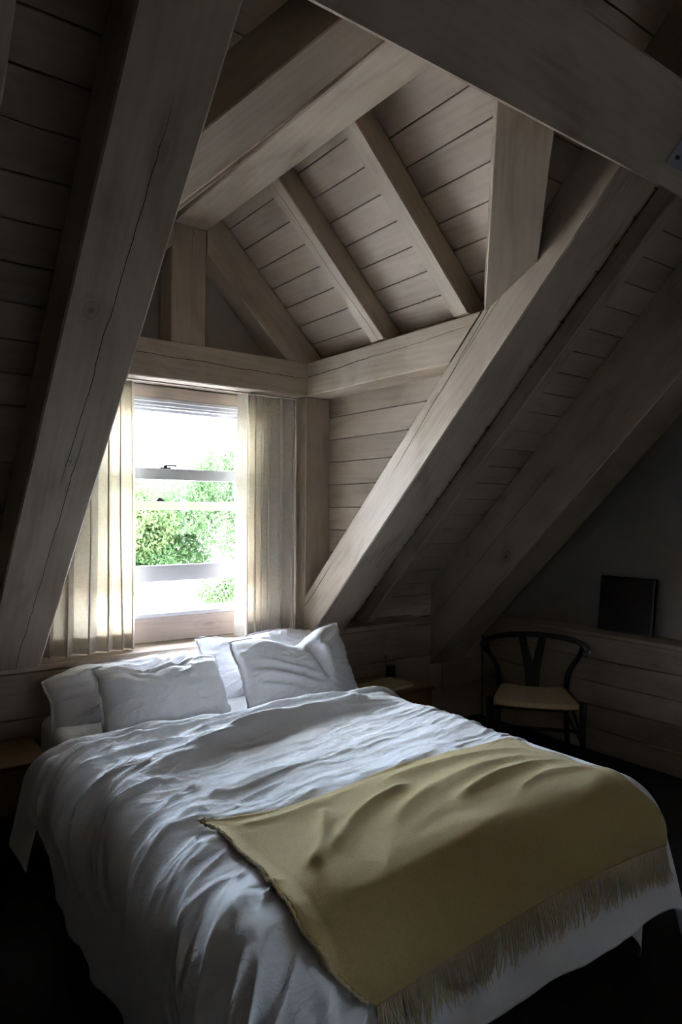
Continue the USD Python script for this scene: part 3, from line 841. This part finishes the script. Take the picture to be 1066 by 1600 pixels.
bed = thing("bed", (1.4, 2.3, 0), label="low double bed with white mattress and dark wooden frame under the window", category="bed")
put_box("side_rail", 0.80, 0.83, 1.30, 3.33, 0.14, 0.29, M["darkwood"], bed, long="y")
put_box("side_rail", 2.02, 2.05, 1.30, 3.33, 0.14, 0.29, M["darkwood"], bed, long="y")
put_box("foot_rail", 0.80, 2.05, 1.27, 1.30, 0.14, 0.29, M["darkwood"], bed)
put_box("base", 0.83, 2.02, 1.30, 3.33, 0.20, 0.27, M["darkwood"], bed)
for lx in (0.85, 1.94):
    for ly in (1.32, 3.24):
        put_box("leg", lx, lx + 0.06, ly, ly + 0.06, 0.0, 0.20, M["darkwood"], bed, long="z")
ms = [trimesh.creation.icosphere(2, 0.045) for _ in range(8)]
for m_, (a, b, c) in zip(ms, [(x, y, z) for x in (0.81, 2.05) for y in (1.35, 3.31) for z in (0.325, 0.465)]):
    m_.apply_translation((a, b, c))
put("mattress", trimesh.convex.convex_hull(np.vstack([m_.vertices for m_ in ms])), M["sheet"], bed, smooth=40)

# duvet
NP, NQ = 330, 270
lp = np.linspace(BX0 - 0.44, BX1 + 0.40, NP)
lq = np.linspace(BY0 - 0.44, BYH, NQ)
p, q = np.meshgrid(lp, lq, indexing="ij")
# uneven hem: pull the lower borders
hemw = 0.05 * (fbm(np.stack([p * 3, q * 3, 0 * p], -1), 2, 31) - 0.5)
tL = np.clip((BX0 - p) / 0.44, 0, 1); tF = np.clip((BY0 - q) / 0.44, 0, 1)
p = p - hemw * tL ** 2 * 1.2
p = np.where(p < BX0, BX0 - (BX0 - p) * (1 - 0.30 * np.clip((q - 2.05) / 0.3, 0, 1)), p)
q = q - hemw * tF ** 2
dd = duvet_disp(p, q)
# head end: rounded roll and return
rollh = np.clip((q - (BYH - 0.07)) / 0.07, 0, 1)
dd = dd - 0.055 * rollh ** 2
Pd, Nd = drape(p, q, dd, 0.02, flare=0.10 + 0.14 * np.clip((p - 1.7) / 0.4, 0, 1) * np.clip((1.9 - q) / 0.6, 0, 1))
duv = thing("duvet", (1.4, 1.9, 0.5), label="rumpled white duvet spread over the bed", category="duvet")
put("cover", thick_sheet(Pd, Nd, 0.022), M["linen"], duv, smooth=True)

# top sheet folded out at the head, hanging down the left side
lp = np.linspace(BX0 - 0.50, BX1 + 0.33, 190)
lq = np.linspace(BYH - 0.20, BYH + 0.10, 60)
p, q = np.meshgrid(lp, lq, indexing="ij")
p2 = p
q2 = q + 0.20 * np.clip((BX0 + 0.02 - p) / 0.5, 0, 1) ** 1.0 + 0.04 * np.sin(p * 5.0) * np.clip((p - 0.8) / 0.3, 0, 1) - 0.10 * np.clip((p - 1.0) / 0.3, 0, 1) * (q - lq[0]) / 0.30
tq = (q - lq[0]) / (lq[-1] - lq[0])
ds = -0.012 + 0.034 * np.exp(-((tq - 0.75) / 0.2) ** 2) * (0.5 + noise(np.stack([p * 5, q * 4, 0 * p], -1), 41)) * np.clip((p - 0.66) / 0.1, 0.15, 1)
ds = ds + 0.010 * ridged(p * 3 + q * 5, q * 18 - p * 5, 42) * np.clip((p - 0.6) / 0.1, 0.2, 1) - 0.03 * np.clip((tq - 0.85) / 0.15, 0, 1)
Ps, Ns = drape(p2, q2, ds + 0.004, 0.004, zt=ZT - 0.010)
sh = thing("top_sheet", (1.4, 2.6, 0.5), label="white top sheet folded out below the pillows, hanging down the bed's left side", category="sheet")
put("cloth", thick_sheet(Ps, Ns, 0.004), M["sheet"], sh, smooth=True)
# loose corner of the sheet at the foot
cu, cv = np.meshgrid(np.linspace(0, 1, 24), np.linspace(0, 1, 24), indexing="ij")
Pc = np.stack([2.01 + 0.16 * cu + 0.015 * np.sin(9 * cu) * cv, 1.20 + 0.05 * cu + 0.02 * np.sin(7 * cu + 2 * cv), 0.30 - cv * (0.17 + 0.10 * (1 - np.abs(2 * cu - 1.1)))], -1)
put("loose_corner", thick_sheet(Pc, grid_normals(Pc), 0.003), M["sheet"], sh, smooth=True)


# ------------------------------------------------------------------ blanket
def blanket_pq(a, b):
    """a across (0 left, 1 right), b from the head side (0) to the foot edge (1)."""
    top = 1.695 - 0.05 * np.sin(np.pi * a) * (1 - a) * 1.6 - 0.01 * np.sin(9 * a)
    bot = 1.045 - 0.02 * (1 - a) + 0.035 * np.sin(np.pi * a)
    qq = top + (bot - top) * b
    left = 0.795 + 0.012 * np.sin(6 * b) + 0.13 * np.clip((b - 0.72) / 0.28, 0, 1) ** 1.5
    right = 2.015 + 0.012 * np.sin(23 * b) + 0.075 * np.clip((b - 0.5) / 0.5, 0, 1)
    return left + (right - left) * a, qq


BL_FOLDS = [([(0.88, 1.33), (0.99, 1.42), (1.05, 1.50), (1.10, 1.56)], 0.020, 0.022, 0.03), ([(0.97, 1.35), (1.07, 1.43), (1.22, 1.50), (1.4, 1.52)], 0.016, 0.02, 0.03),
            ([(1.15, 1.36), (1.35, 1.45), (1.6, 1.50), (1.95, 1.47)], 0.013, 0.03, 0.035), ([(1.4, 1.36), (1.65, 1.43), (2.0, 1.40)], 0.012, 0.02, 0.03),
            ([(1.3, 1.58), (1.5, 1.61), (1.75, 1.60), (1.97, 1.56)], 0.010, 0.02, 0.03), ([(1.6, 1.30), (1.8, 1.36), (2.0, 1.31)], 0.010, 0.02, 0.03),
            ([(0.85, 1.62), (1.0, 1.60), (1.15, 1.61)], 0.008, 0.02, 0.02), ([(0.9, 1.22), (1.2, 1.24), (1.5, 1.27)], 0.007, 0.03, 0.04)]


def blanket_disp(p, q):
    global FOLDS
    keep = FOLDS
    FOLDS = BL_FOLDS
    h = fold_height(p, q)
    FOLDS = keep
    wx = p + 0.06 * fbm(np.stack([p * 4, q * 4, 0 * p], -1), 2, 51)
    h = h + 0.007 * ridged(wx * 2.2 + q, q * 9 - wx * 2.5, 52, 2.0) + 0.004 * fbm(np.stack([p * 9, q * 9, 0 * p], -1), 3, 53)
    return h


def on_blanket(a, b, lift=0.0):
    p, q = blanket_pq(a, b)
    e = np.minimum(np.minimum(a, 1 - a) / 0.05, np.minimum(b, 1 - b) / 0.06)
    e = np.clip(e, 0.25, 1)
    return p, q, duvet_disp(p, q) + 0.013 + blanket_disp(p, q) * e + lift


ba, bb = np.meshgrid(np.linspace(0, 1, 190), np.linspace(0, 1, 130), indexing="ij")
p, q, db = on_blanket(ba, bb)
Pb, Nb = drape(p, q, db, 0.01)
bl = thing("blanket", (1.4, 1.35, 0.6), label="mustard wool throw blanket with pale fringe across the foot of the bed", category="blanket")
put("cloth", thick_sheet(Pb, Nb, 0.007), M["wool"], bl, smooth=True)
# twisted trim along the left edge
edge = Pb[0] + np.array([-0.004, 0, 0.0]) - Nb[0] * 0.001
edge = spline(edge[::6], 300)
beads = 0.0042 + 0.0016 * np.sin(np.arange(300) * 0.72) + 0.0012 * np.exp(-((np.arange(300) - 240) / 10.0) ** 2) * 5
put("edge_trim", tube(edge, beads, 8), M["trim"], bl, smooth=True, label="twisted paler edge trim")
tg = rbox(0.022, 0.014, 0.003, 0.001)
put("tag", tg, M["tag"], bl, frame(Pb[0, 1] + np.array([-0.006, 0.002, 0.004]), (1, 0.2, 0.1), (0, 1, 0)), smooth=False, label="small reddish brown corner tag")
# fringe along the foot edge
fr_r = np.random.default_rng(17)
tubes = []
last = Pb[:, -1]
for a_ in np.linspace(0.004, 0.996, 340):
    i_ = a_ * (len(last) - 1); i0 = int(i_); i1 = min(i0 + 1, len(last) - 1)
    o = last[i0] * (1 - i_ + i0) + last[i1] * (i_ - i0)
    n_ = Nb[i0, -1]
    ln = fr_r.uniform(0.075, 0.115)
    out = np.array([n_[0], n_[1], 0.0]); out /= np.linalg.norm(out) + 1e-9
    sw = fr_r.normal(0, 0.16) + 0.25 * (noise(np.array([[a_ * 30, 0.0, 0.0]]), 61)[0] - 0.5)
    side = np.array([-out[1], out[0], 0])
    t_ = np.linspace(0, 1, 5)[:, None]
    pts = o + out * (-0.003 + 0.012 * t_ + 0.010 * fr_r.uniform(0, 1) * t_) + np.array([0, 0, -1.0]) * ln * t_ + side * ln * sw * t_ ** 1.5
    tubes.append(tube(pts, np.array([0.0026, 0.0022, 0.0020, 0.0018, 0.0010]), 4, cap=False))
put("fringe", trimesh.util.concatenate(tubes), M["fringe"], bl, smooth=True, kind="stuff", label="pale straw-coloured fringe")


# ------------------------------------------------------------------ pillows
def pillow(w, h, t, seed, crush, pose, label, crease=()):
    """w x h x t cushion in local x (width), y (height), z (thickness); pose: 4x4."""
    n, m = 84, 60
    u, v = np.meshgrid(np.linspace(-1, 1, n), np.linspace(-1, 1, m), indexing="ij")
    def prof(c):
        return np.clip(1 - np.abs(c) ** 2.6, 0, 1)
    T = (prof(u) * prof(v)) ** 0.54
    pin = 0.055
    x = u * w / 2 * (1 - 0.05 * (1 - v ** 2) - 0.02 * v ** 14)
    y = v * h / 2 * (1 - 0.07 * (1 - u ** 2) - 0.03 * u ** 14)
    edge = np.maximum(np.abs(u), np.abs(v))
    wr = ridged(u * 2.6 + 0.7 * v, v * 4.5 - u * 1.9, seed, 2.8) * 0.5 + ridged(u * 7 - v * 2, v * 5 + u * 3, seed + 1, 2.6) * 0.4
    rad = ridged(np.arctan2(v, u) * 6.5, edge * 1.2, seed + 2, 1.8) * np.clip((edge - 0.45) / 0.4, 0, 1)
    cr = np.zeros_like(u)
    for (ux, vx, du, dv, dep, wid) in crease:
        L = math.hypot(du, dv)
        sd = ((u - ux) * dv - (v - vx) * du) / L
        al = ((u - ux) * du + (v - vx) * dv) / (L * L)
        cr += dep * np.exp(-(sd / wid) ** 2) * np.exp(-(al) ** 2 * 1.5)
    parts = []
    ywob = 0.012 * (noise(np.stack([u * 3, v * 3, 0 * u + seed], -1), seed) - 0.5)
    for s in (1, -1):
        z = s * (t / 2 * T * (1 + (0.12 + 0.30 * np.clip(v, 0, 1) ** 2) * (wr - 0.3)) + 0.015 * rad * T ** 0.5 * (1 - 0.3 * T) + (cr * T if s > 0 else 0)) + ywob * (1 - T)
        P = np.stack([x, y, z], -1)
        P[..., 1] += crush(u, v) + 0.022 * (fbm(np.stack([u * 3.2, v * 1.2, 0 * u + seed * 3.3], -1), 2, seed) - 0.5) * np.abs(v)
        P[..., 0] += 0.022 * (fbm(np.stack([u * 1.2, v * 3.2, 0 * u + seed * 5.7], -1), 2, seed) - 0.5) * np.abs(u)
        # sag: top corners lean back
        P[..., 2] += -0.02 * np.clip(v, 0, 1) ** 2 * (np.abs(u) ** 2)
        parts.append(grid_mesh(P if s > 0 else P[:, ::-1]))
    body = trimesh.util.concatenate(parts)
    body.merge_vertices(digits_vertex=5)
    pl = thing("pillow", pose[:3, 3], label=label, category="pillow")
    put("cushion", body, M["pillowcase"], pl, pose, smooth=True)
    # narrow flange round the seam
    k = 220
    tt = np.linspace(0, 4, k, endpoint=False)
    su = np.where(tt < 1, -1 + 2 * tt, np.where(tt < 2, 1, np.where(tt < 3, 1 - 2 * (tt - 2), -1)))
    sv = np.where(tt < 1, -1, np.where(tt < 2, -1 + 2 * (tt - 1), np.where(tt < 3, 1, 1 - 2 * (tt - 3))))
    bx = su * w / 2 * (1 - 0.05 * (1 - sv ** 2) - 0.02 * sv ** 14)
    by = sv * h / 2 * (1 - 0.07 * (1 - su ** 2) - 0.03 * su ** 14) + crush(su, sv)
    bx = bx + 0.022 * (fbm(np.stack([su * 1.2, sv * 3.2, 0 * su + seed * 5.7], -1), 2, seed) - 0.5) * np.abs(su)
    by = by + 0.022 * (fbm(np.stack([su * 3.2, sv * 1.2, 0 * su + seed * 3.3], -1), 2, seed) - 0.5) * np.abs(sv)
    bz = 0.012 * (noise(np.stack([su * 3, sv * 3, 0 * su + seed], -1), seed) - 0.5) - 0.02 * np.clip(sv, 0, 1) ** 2 * su ** 2
    ctr = np.array([bx.mean(), by.mean()])
    d = np.stack([bx, by], 1) - ctr
    d /= np.linalg.norm(d, axis=1, keepdims=True)
    wv = 0.004 * np.sin(np.arange(k) * 1.1) + 0.007 * (noise(np.stack([su * 9, sv * 9, 0 * su], -1), seed + 4) - 0.5)
    P = np.stack([np.stack([bx - d[:, 0] * 0.006, by - d[:, 1] * 0.006, bz], 1), np.stack([bx + d[:, 0] * 0.012, by + d[:, 1] * 0.012, bz + wv], 1)], 0)
    P = np.concatenate([P, P[:, :1]], 1)
    put("flange", thick_sheet(P, grid_normals(P), 0.002), M["pillowcase"], pl, pose, smooth=True)
    return pl


def lean(cx, y, z, tilt, yaw=0.0, roll=0.0):
    """Centre; tilt: 90 = upright facing the foot of the bed, 0 = flat."""
    t = math.radians(tilt)
    Mx = np.eye(4)
    yv = np.array([0, math.cos(t), math.sin(t)])       # pillow's height direction
    xv = np.array([1.0, 0, 0])
    zv = np.cross(xv, yv)                               # faces the room and up
    B_ = np.stack([xv, yv, zv], 1)
    c, s = math.cos(math.radians(yaw)), math.sin(math.radians(yaw))
    Rz = np.array([[c, -s, 0], [s, c, 0], [0, 0, 1]])
    cr, sr = math.cos(math.radians(roll)), math.sin(math.radians(roll))
    Rr = np.array([[cr, -sr, 0], [sr, cr, 0], [0, 0, 1]])
    Mx[:3, :3] = Rz @ B_ @ Rr
    Mx[:3, 3] = (cx, y, z)
    return Mx


zero = lambda u, v: 0 * u
pillow(0.76, 0.34, 0.17, 1, lambda u, v: -0.05 * np.clip(v, 0, 1) * np.clip((-u - 0.55) / 0.45, 0, 1), lean(1.15, 3.215, 0.592, 56, 0, 1), "white pillow leaning on the wall behind the left front pillow, its grey end showing")
pillow(0.70, 0.36, 0.17, 2, lambda u, v: 0.01 * np.sin(5 * u) * v, lean(1.87, 3.225, 0.632, 62, 0), "white pillow leaning on the wall behind the right front pillow")
pillow(0.60, 0.33, 0.21, 3, lambda u, v: -0.040 * np.clip(v, 0, 1) * np.exp(-((u + 0.30) / 0.30) ** 2) - 0.025 * np.clip(v, 0, 1) * np.exp(-((u - 0.25) / 0.14) ** 2), lean(1.225, 3.01, 0.622, 55, 2, -1),
       "plump white front pillow on the left of the bed head", crease=[(0.1, 0.75, 1.0, 0.1, -0.025, 0.10), (-0.6, 0.6, 0.4, -0.4, -0.02, 0.1), (-0.25, 0.7, 0.15, -0.3, -0.02, 0.09), (0.3, 0.75, 0.1, -0.25, -0.018, 0.07)])
pillow(0.64, 0.39, 0.20, 4, lambda u, v: -0.055 * np.clip(v + 0.2, 0, 1.2) * np.exp(-((u - 0.02) / 0.40) ** 2) + 0.012 * np.clip(v, 0, 1) * np.clip(u, 0, 1), lean(1.915, 2.98, 0.652, 60, -3, 2),
       "tall dented white front pillow on the right of the bed head", crease=[(0.28, 0.3, 0.12, -0.9, -0.04, 0.10), (0.42, 0.5, 0.1, -0.7, 0.03, 0.10), (-0.5, -0.2, 0.7, -0.45, 0.022, 0.07), (-0.55, -0.5, 0.7, -0.4, 0.02, 0.06), (-0.4, 0.05, 0.7, -0.5, 0.015, 0.06), (0.6, 0.7, 0.3, 0.3, -0.02, 0.1)])

# ------------------------------------------------------------------ bedside tables and what stands on them


def nightstand(x0, x1, y0, y1, zt, label):
    c = ((x0 + x1) / 2, (y0 + y1) / 2, 0)
    n = thing("bedside_table", c, label=label, category="bedside table")
    W_ = M["walnut"]
    put_box("table_top", x0, x1, y0, y1, zt - 0.022, zt, W_, n, r=0.004)
    put_box("side_panel", x0 + 0.01, x0 + 0.028, y0 + 0.012, y1, 0.0, zt - 0.022, W_, n, long="z")
    put_box("side_panel", x1 - 0.028, x1 - 0.01, y0 + 0.012, y1, 0.0, zt - 0.022, W_, n, long="z")
    put_box("back_panel", x0 + 0.028, x1 - 0.028, y1 - 0.015, y1 - 0.003, 0.06, zt - 0.022, W_, n)
    put_box("shelf", x0 + 0.028, x1 - 0.028, y0 + 0.02, y1 - 0.015, 0.06, 0.078, W_, n)
    d_ = sub(n, "drawer")
    put_box("drawer_front", x0 + 0.031, x1 - 0.031, y0 + 0.012, y0 + 0.030, zt - 0.175, zt - 0.026, W_, d_)
    k_ = trimesh.creation.icosphere(2, 0.012)
    put("knob", k_, M["metal"], d_, frame(((x0 + x1) / 2, y0 + 0.002, zt - 0.10), (1, 0, 0), (0, 1, 0)), smooth=True)
    return n


nightstand(0.20, 0.728, 2.98, 3.355, 0.43, "brown wooden bedside table left of the bed")
nightstand(2.32, 2.87, 2.96, 3.355, 0.43, "brown wooden bedside table right of the bed")
bk = thing("book", (2.62, 3.07, 0.43), label="flat buff-covered book lying on the right bedside table", category="book")
Mb_ = frame((2.585, 3.085, 0.431), (1, 0.12, 0), (0, 1, 0))
put("cover", trimesh.util.concatenate([rbox(0.30, 0.20, 0.003, 0.001, (0, 0, 0.0015)), rbox(0.30, 0.20, 0.003, 0.001, (0, 0, 0.0205)), rbox(0.003, 0.20, 0.022, 0.001, (-0.1485, 0, 0.011))]), M["paper"], bk, Mb_, smooth=False)
put("pages", rbox(0.288, 0.19, 0.0155, 0.001, (0.002, 0, 0.011)), M["page"], bk, Mb_, smooth=False)
gt = thing("drinking_glass", (2.76, 3.24, 0.43), label="clear drinking glass with dark contents standing on the right bedside table", category="glass")
prof = np.array([(0.0, 0.0), (0.032, 0.0), (0.034, 0.004), (0.036, 0.14), (0.0335, 0.14), (0.0315, 0.008), (0.0, 0.008)])
put("tumbler", trimesh.creation.revolve(prof, sections=40), M["glass"], gt, frame((2.76, 3.235, 0.4305), (1, 0, 0), (0, 1, 0)), smooth=40)
wx_ = trimesh.creation.cylinder(radius=0.031, height=0.075, sections=40); wx_.apply_translation((0, 0, 0.0465))
put("contents", wx_, M["liquid"], gt, frame((2.76, 3.235, 0.4305), (1, 0, 0), (0, 1, 0)), smooth=40, label="dark contents of the glass")

# ------------------------------------------------------------------ picture on the right ledge
pc = thing("picture", (3.82, 2.34, 0.73), label="dark unframed picture leaning on the right wall ledge", category="picture")
pt = math.radians(7)
Mpic = frame((3.845, 2.35, 0.732), (0, -1, 0), (math.sin(pt), 0, math.cos(pt)))
put("panel", rbox(0.355, 0.335, 0.02, 0.002, (0, 0.1675, 0.0)), M["canvas"], pc, Mpic, smooth=False)
put("border", trimesh.util.concatenate([rbox(0.355, 0.012, 0.024, 0.002, (0, 0.006, 0)), rbox(0.355, 0.012, 0.024, 0.002, (0, 0.329, 0)), rbox(0.012, 0.31, 0.024, 0.002, (-0.1715, 0.1675, 0)), rbox(0.012, 0.31, 0.024, 0.002, (0.1715, 0.1675, 0))]), M["black"], pc, Mpic, smooth=False)

# ------------------------------------------------------------------ chair (local: x right, -y front, z up)
ch = thing("chair", (3.19, 2.50, 0), label="black round-backed wooden chair with woven cord seat by the right wall", category="chair")
fd_ = np.array([-0.755, -0.656])          # facing direction
Mch = np.eye(4)
Mch[:2, 1] = -fd_                          # local +y = back
Mch[:2, 0] = (-fd_[1], fd_[0])
Mch[:2, 0] = np.array([Mch[1, 1], -Mch[0, 1]])
Mch[:3, 3] = (3.19, 2.50, 0)
B_ = M["black"]
for s in (-1, 1):
    put("front_leg", tube(spline([(s * 0.235, -0.21, 0), (s * 0.238, -0.21, 0.2), (s * 0.238, -0.21, 0.455)], 14), np.linspace(0.013, 0.019, 14), 12), B_, ch, Mch, smooth=40)
    put("back_leg", tube(spline([(s * 0.205, 0.235, 0), (s * 0.195, 0.20, 0.22), (s * 0.190, 0.185, 0.44), (s * 0.205, 0.155, 0.54), (s * 0.252, 0.09, 0.64), (s * 0.262, 0.06, 0.698)], 30), np.r_[np.linspace(0.012, 0.018, 15), np.linspace(0.018, 0.013, 15)], 12), B_, ch, Mch, smooth=40)
    put("side_stretcher", tube([(s * 0.237, -0.20, 0.24), (s * 0.197, 0.20, 0.27)], 0.010, 10), B_, ch, Mch, smooth=40)
    put("seat_rail", tube([(s * 0.237, -0.20, 0.42), (s * 0.190, 0.18, 0.42)], 0.011, 10), B_, ch, Mch, smooth=40)
    put("side_brace", tube([(s * 0.237, -0.19, 0.245), (s * 0.21, 0.08, 0.36), (s * 0.195, 0.17, 0.40)], 0.008, 8), B_, ch, Mch, smooth=40)
put("front_stretcher", tube([(-0.237, -0.21, 0.30), (0.237, -0.21, 0.30)], 0.010, 10), B_, ch, Mch, smooth=40)
put("back_stretcher", tube([(-0.198, 0.21, 0.29), (0.198, 0.21, 0.29)], 0.010, 10), B_, ch, Mch, smooth=40)
an = np.linspace(-0.16, math.pi + 0.16, 46)
arc = np.stack([0.285 * np.cos(an), -0.01 + 0.245 * np.sin(an), 0.700 + 0.028 * np.clip(np.sin(an), 0, 1)], 1)
arc = np.vstack([[0.262, -0.12, 0.695], arc, [-0.262, -0.12, 0.695]])
put("top_rail", tube(spline(arc[::3] if (len(arc) - 1) % 3 == 0 else np.vstack([arc[::3], arc[-1]]), 60), np.r_[0.019, np.full(58, 0.016), 0.019], 12), B_, ch, Mch, smooth=40)
# Y-shaped splat
sp_ = Polygon([(-0.035, 0), (0.035, 0), (0.04, 0.10), (0.075, 0.295), (0.043, 0.295), (0.0, 0.13), (-0.043, 0.295), (-0.075, 0.295), (-0.04, 0.10)]).buffer(0.004)
ms_ = trimesh.creation.extrude_polygon(sp_, 0.012, engine="earcut")
ms_ = ms_.subdivide().subdivide()
v_ = ms_.vertices.copy()
ms_.vertices = np.stack([v_[:, 0], 0.192 - v_[:, 2] + 0.04 * (v_[:, 1] / 0.3) ** 2, 0.425 + v_[:, 1]], 1)
put("splat", ms_, B_, ch, Mch, smooth=40, label="Y-shaped back splat")
su, sv = np.meshgrid(np.linspace(-1, 1, 41), np.linspace(-1, 1, 41), indexing="ij")
hw = 0.24 + (0.19 - 0.24) * (sv + 1) / 2
Pse = np.stack([su * hw, -0.215 + 0.41 * (sv + 1) / 2, 0.440 - 0.016 * (1 - su ** 2) * (1 - 0.5 * sv ** 2) - 0.022 * np.clip(np.maximum(np.abs(su), np.abs(sv)) - 0.93, 0, 1) / 0.07
                + 0.0014 * np.sin(np.maximum(np.abs(su), np.abs(sv)) * 120)], -1)
put("seat", thick_sheet(Pse, grid_normals(Pse) * np.array([1, 1, 1]), 0.022), M["cord"], ch, Mch, smooth=40, label="woven tan paper-cord seat")

# ------------------------------------------------------------------ outside
gr = put("ground", trimesh.creation.box((200, 160, 0.2)), M["ground"], None, frame((15, 85, -3.3), (1, 0, 0), (0, 1, 0)), smooth=False, kind="structure", label="pale sunlit drive and yard below the window")
tr_r = np.random.default_rng(23)


def leaves(centres, radii, n, size):
    k = len(centres)
    w_ = np.array([r[0] * r[1] for r in radii]); w_ = w_ / w_.sum()
    idx = tr_r.choice(k, n, p=w_)
    d = tr_r.normal(size=(n, 3)); d /= np.linalg.norm(d, axis=1, keepdims=True)
    rad = tr_r.uniform(0.55, 1.0, n) ** 0.6
    c = np.array(centres)[idx] + d * rad[:, None] * np.array(radii)[idx]
    a = tr_r.normal(size=(n, 3)); a /= np.linalg.norm(a, axis=1, keepdims=True)
    b = np.cross(a, tr_r.normal(size=(n, 3))); b /= np.linalg.norm(b, axis=1, keepdims=True)
    s = size * tr_r.uniform(0.6, 1.3, n)[:, None]
    v = np.stack([c - a * s, c + b * s * 0.45, c + a * s, c - b * s * 0.45], 1).reshape(-1, 3)
    i = np.arange(n)[:, None] * 4
    f = np.vstack([i + [0, 1, 2], i + [0, 2, 3]])
    return trimesh.Trimesh(v, f, process=False)


def tree(name, x, y, h, r, mat, n, label, cat="tree", trunk=True, size=0.22):
    t = thing(name, (x, y, -3.2), label=label, category=cat)
    k = 22 if trunk else 7
    cs, rs = [], []
    for _ in range(k):
        an_ = tr_r.uniform(0, 2 * np.pi); rr_ = r * math.sqrt(tr_r.uniform(0, 0.55))
        zz_ = tr_r.uniform(0.16 if trunk else 0.35, 0.86) * h
        sc = tr_r.uniform(0.32, 0.55) * r * (1.15 - 0.5 * abs(zz_ / h - 0.5))
        cs.append((x + rr_ * math.cos(an_), y + rr_ * math.sin(an_), -3.2 + zz_)); rs.append((sc, sc, sc * 0.8))
    put("foliage", leaves(cs, rs, n, size), mat, t, smooth=False, kind="stuff")
    if trunk:
        put("trunk", tube(spline([(x, y, -3.2), (x + 0.1, y, -3.2 + 0.3 * h), (x - 0.05, y + 0.1, -3.2 + 0.8 * h)], 12), np.linspace(0.2, 0.06, 12), 9), M["bark"], t, smooth=40)
        for c in cs[:6]:
            put("branch", tube(spline([(x + 0.05, y, -3.2 + 0.3 * h), ((x + c[0]) / 2, (y + c[1]) / 2, (c[2] - 3.2 + 0.4 * h) / 2 + 0.2), c], 8), np.linspace(0.08, 0.02, 8), 6), M["bark"], t, smooth=40)
    else:
        put("stem", tube([(x, y, -3.2), (x, y, -3.2 + 0.7 * h)], 0.04, 6), M["bark"], t, smooth=40)


tree("tree", 13.6, 45.0, 6.9, 4.6, M["leaf2"], 26000, "pale yellow-green tree outside, left in the window", size=0.16)
tree("tree", 18.2, 46.0, 6.5, 4.6, M["leaf"], 26000, "light green tree outside, middle of the window", size=0.16)
tree("tree", 24.4, 43.0, 12.0, 4.7, M["leaf"], 26000, "tallest green tree outside, beside the right curtain", size=0.16)
tree("tree", 17.0, 56.0, 7.2, 5.2, M["leaf2"], 22000, "farther pale tree outside, behind the middle tree", size=0.17)
tree("tree", 9.4, 49.0, 7.2, 4.6, M["leaf2"], 16000, "pale tree outside, behind the left curtain", size=0.16)
tree("shrub", 15.4, 31.0, 1.5, 1.5, M["leaf"], 4000, "round green shrub outside, seen under the raised sash", cat="shrub", trunk=False, size=0.12)
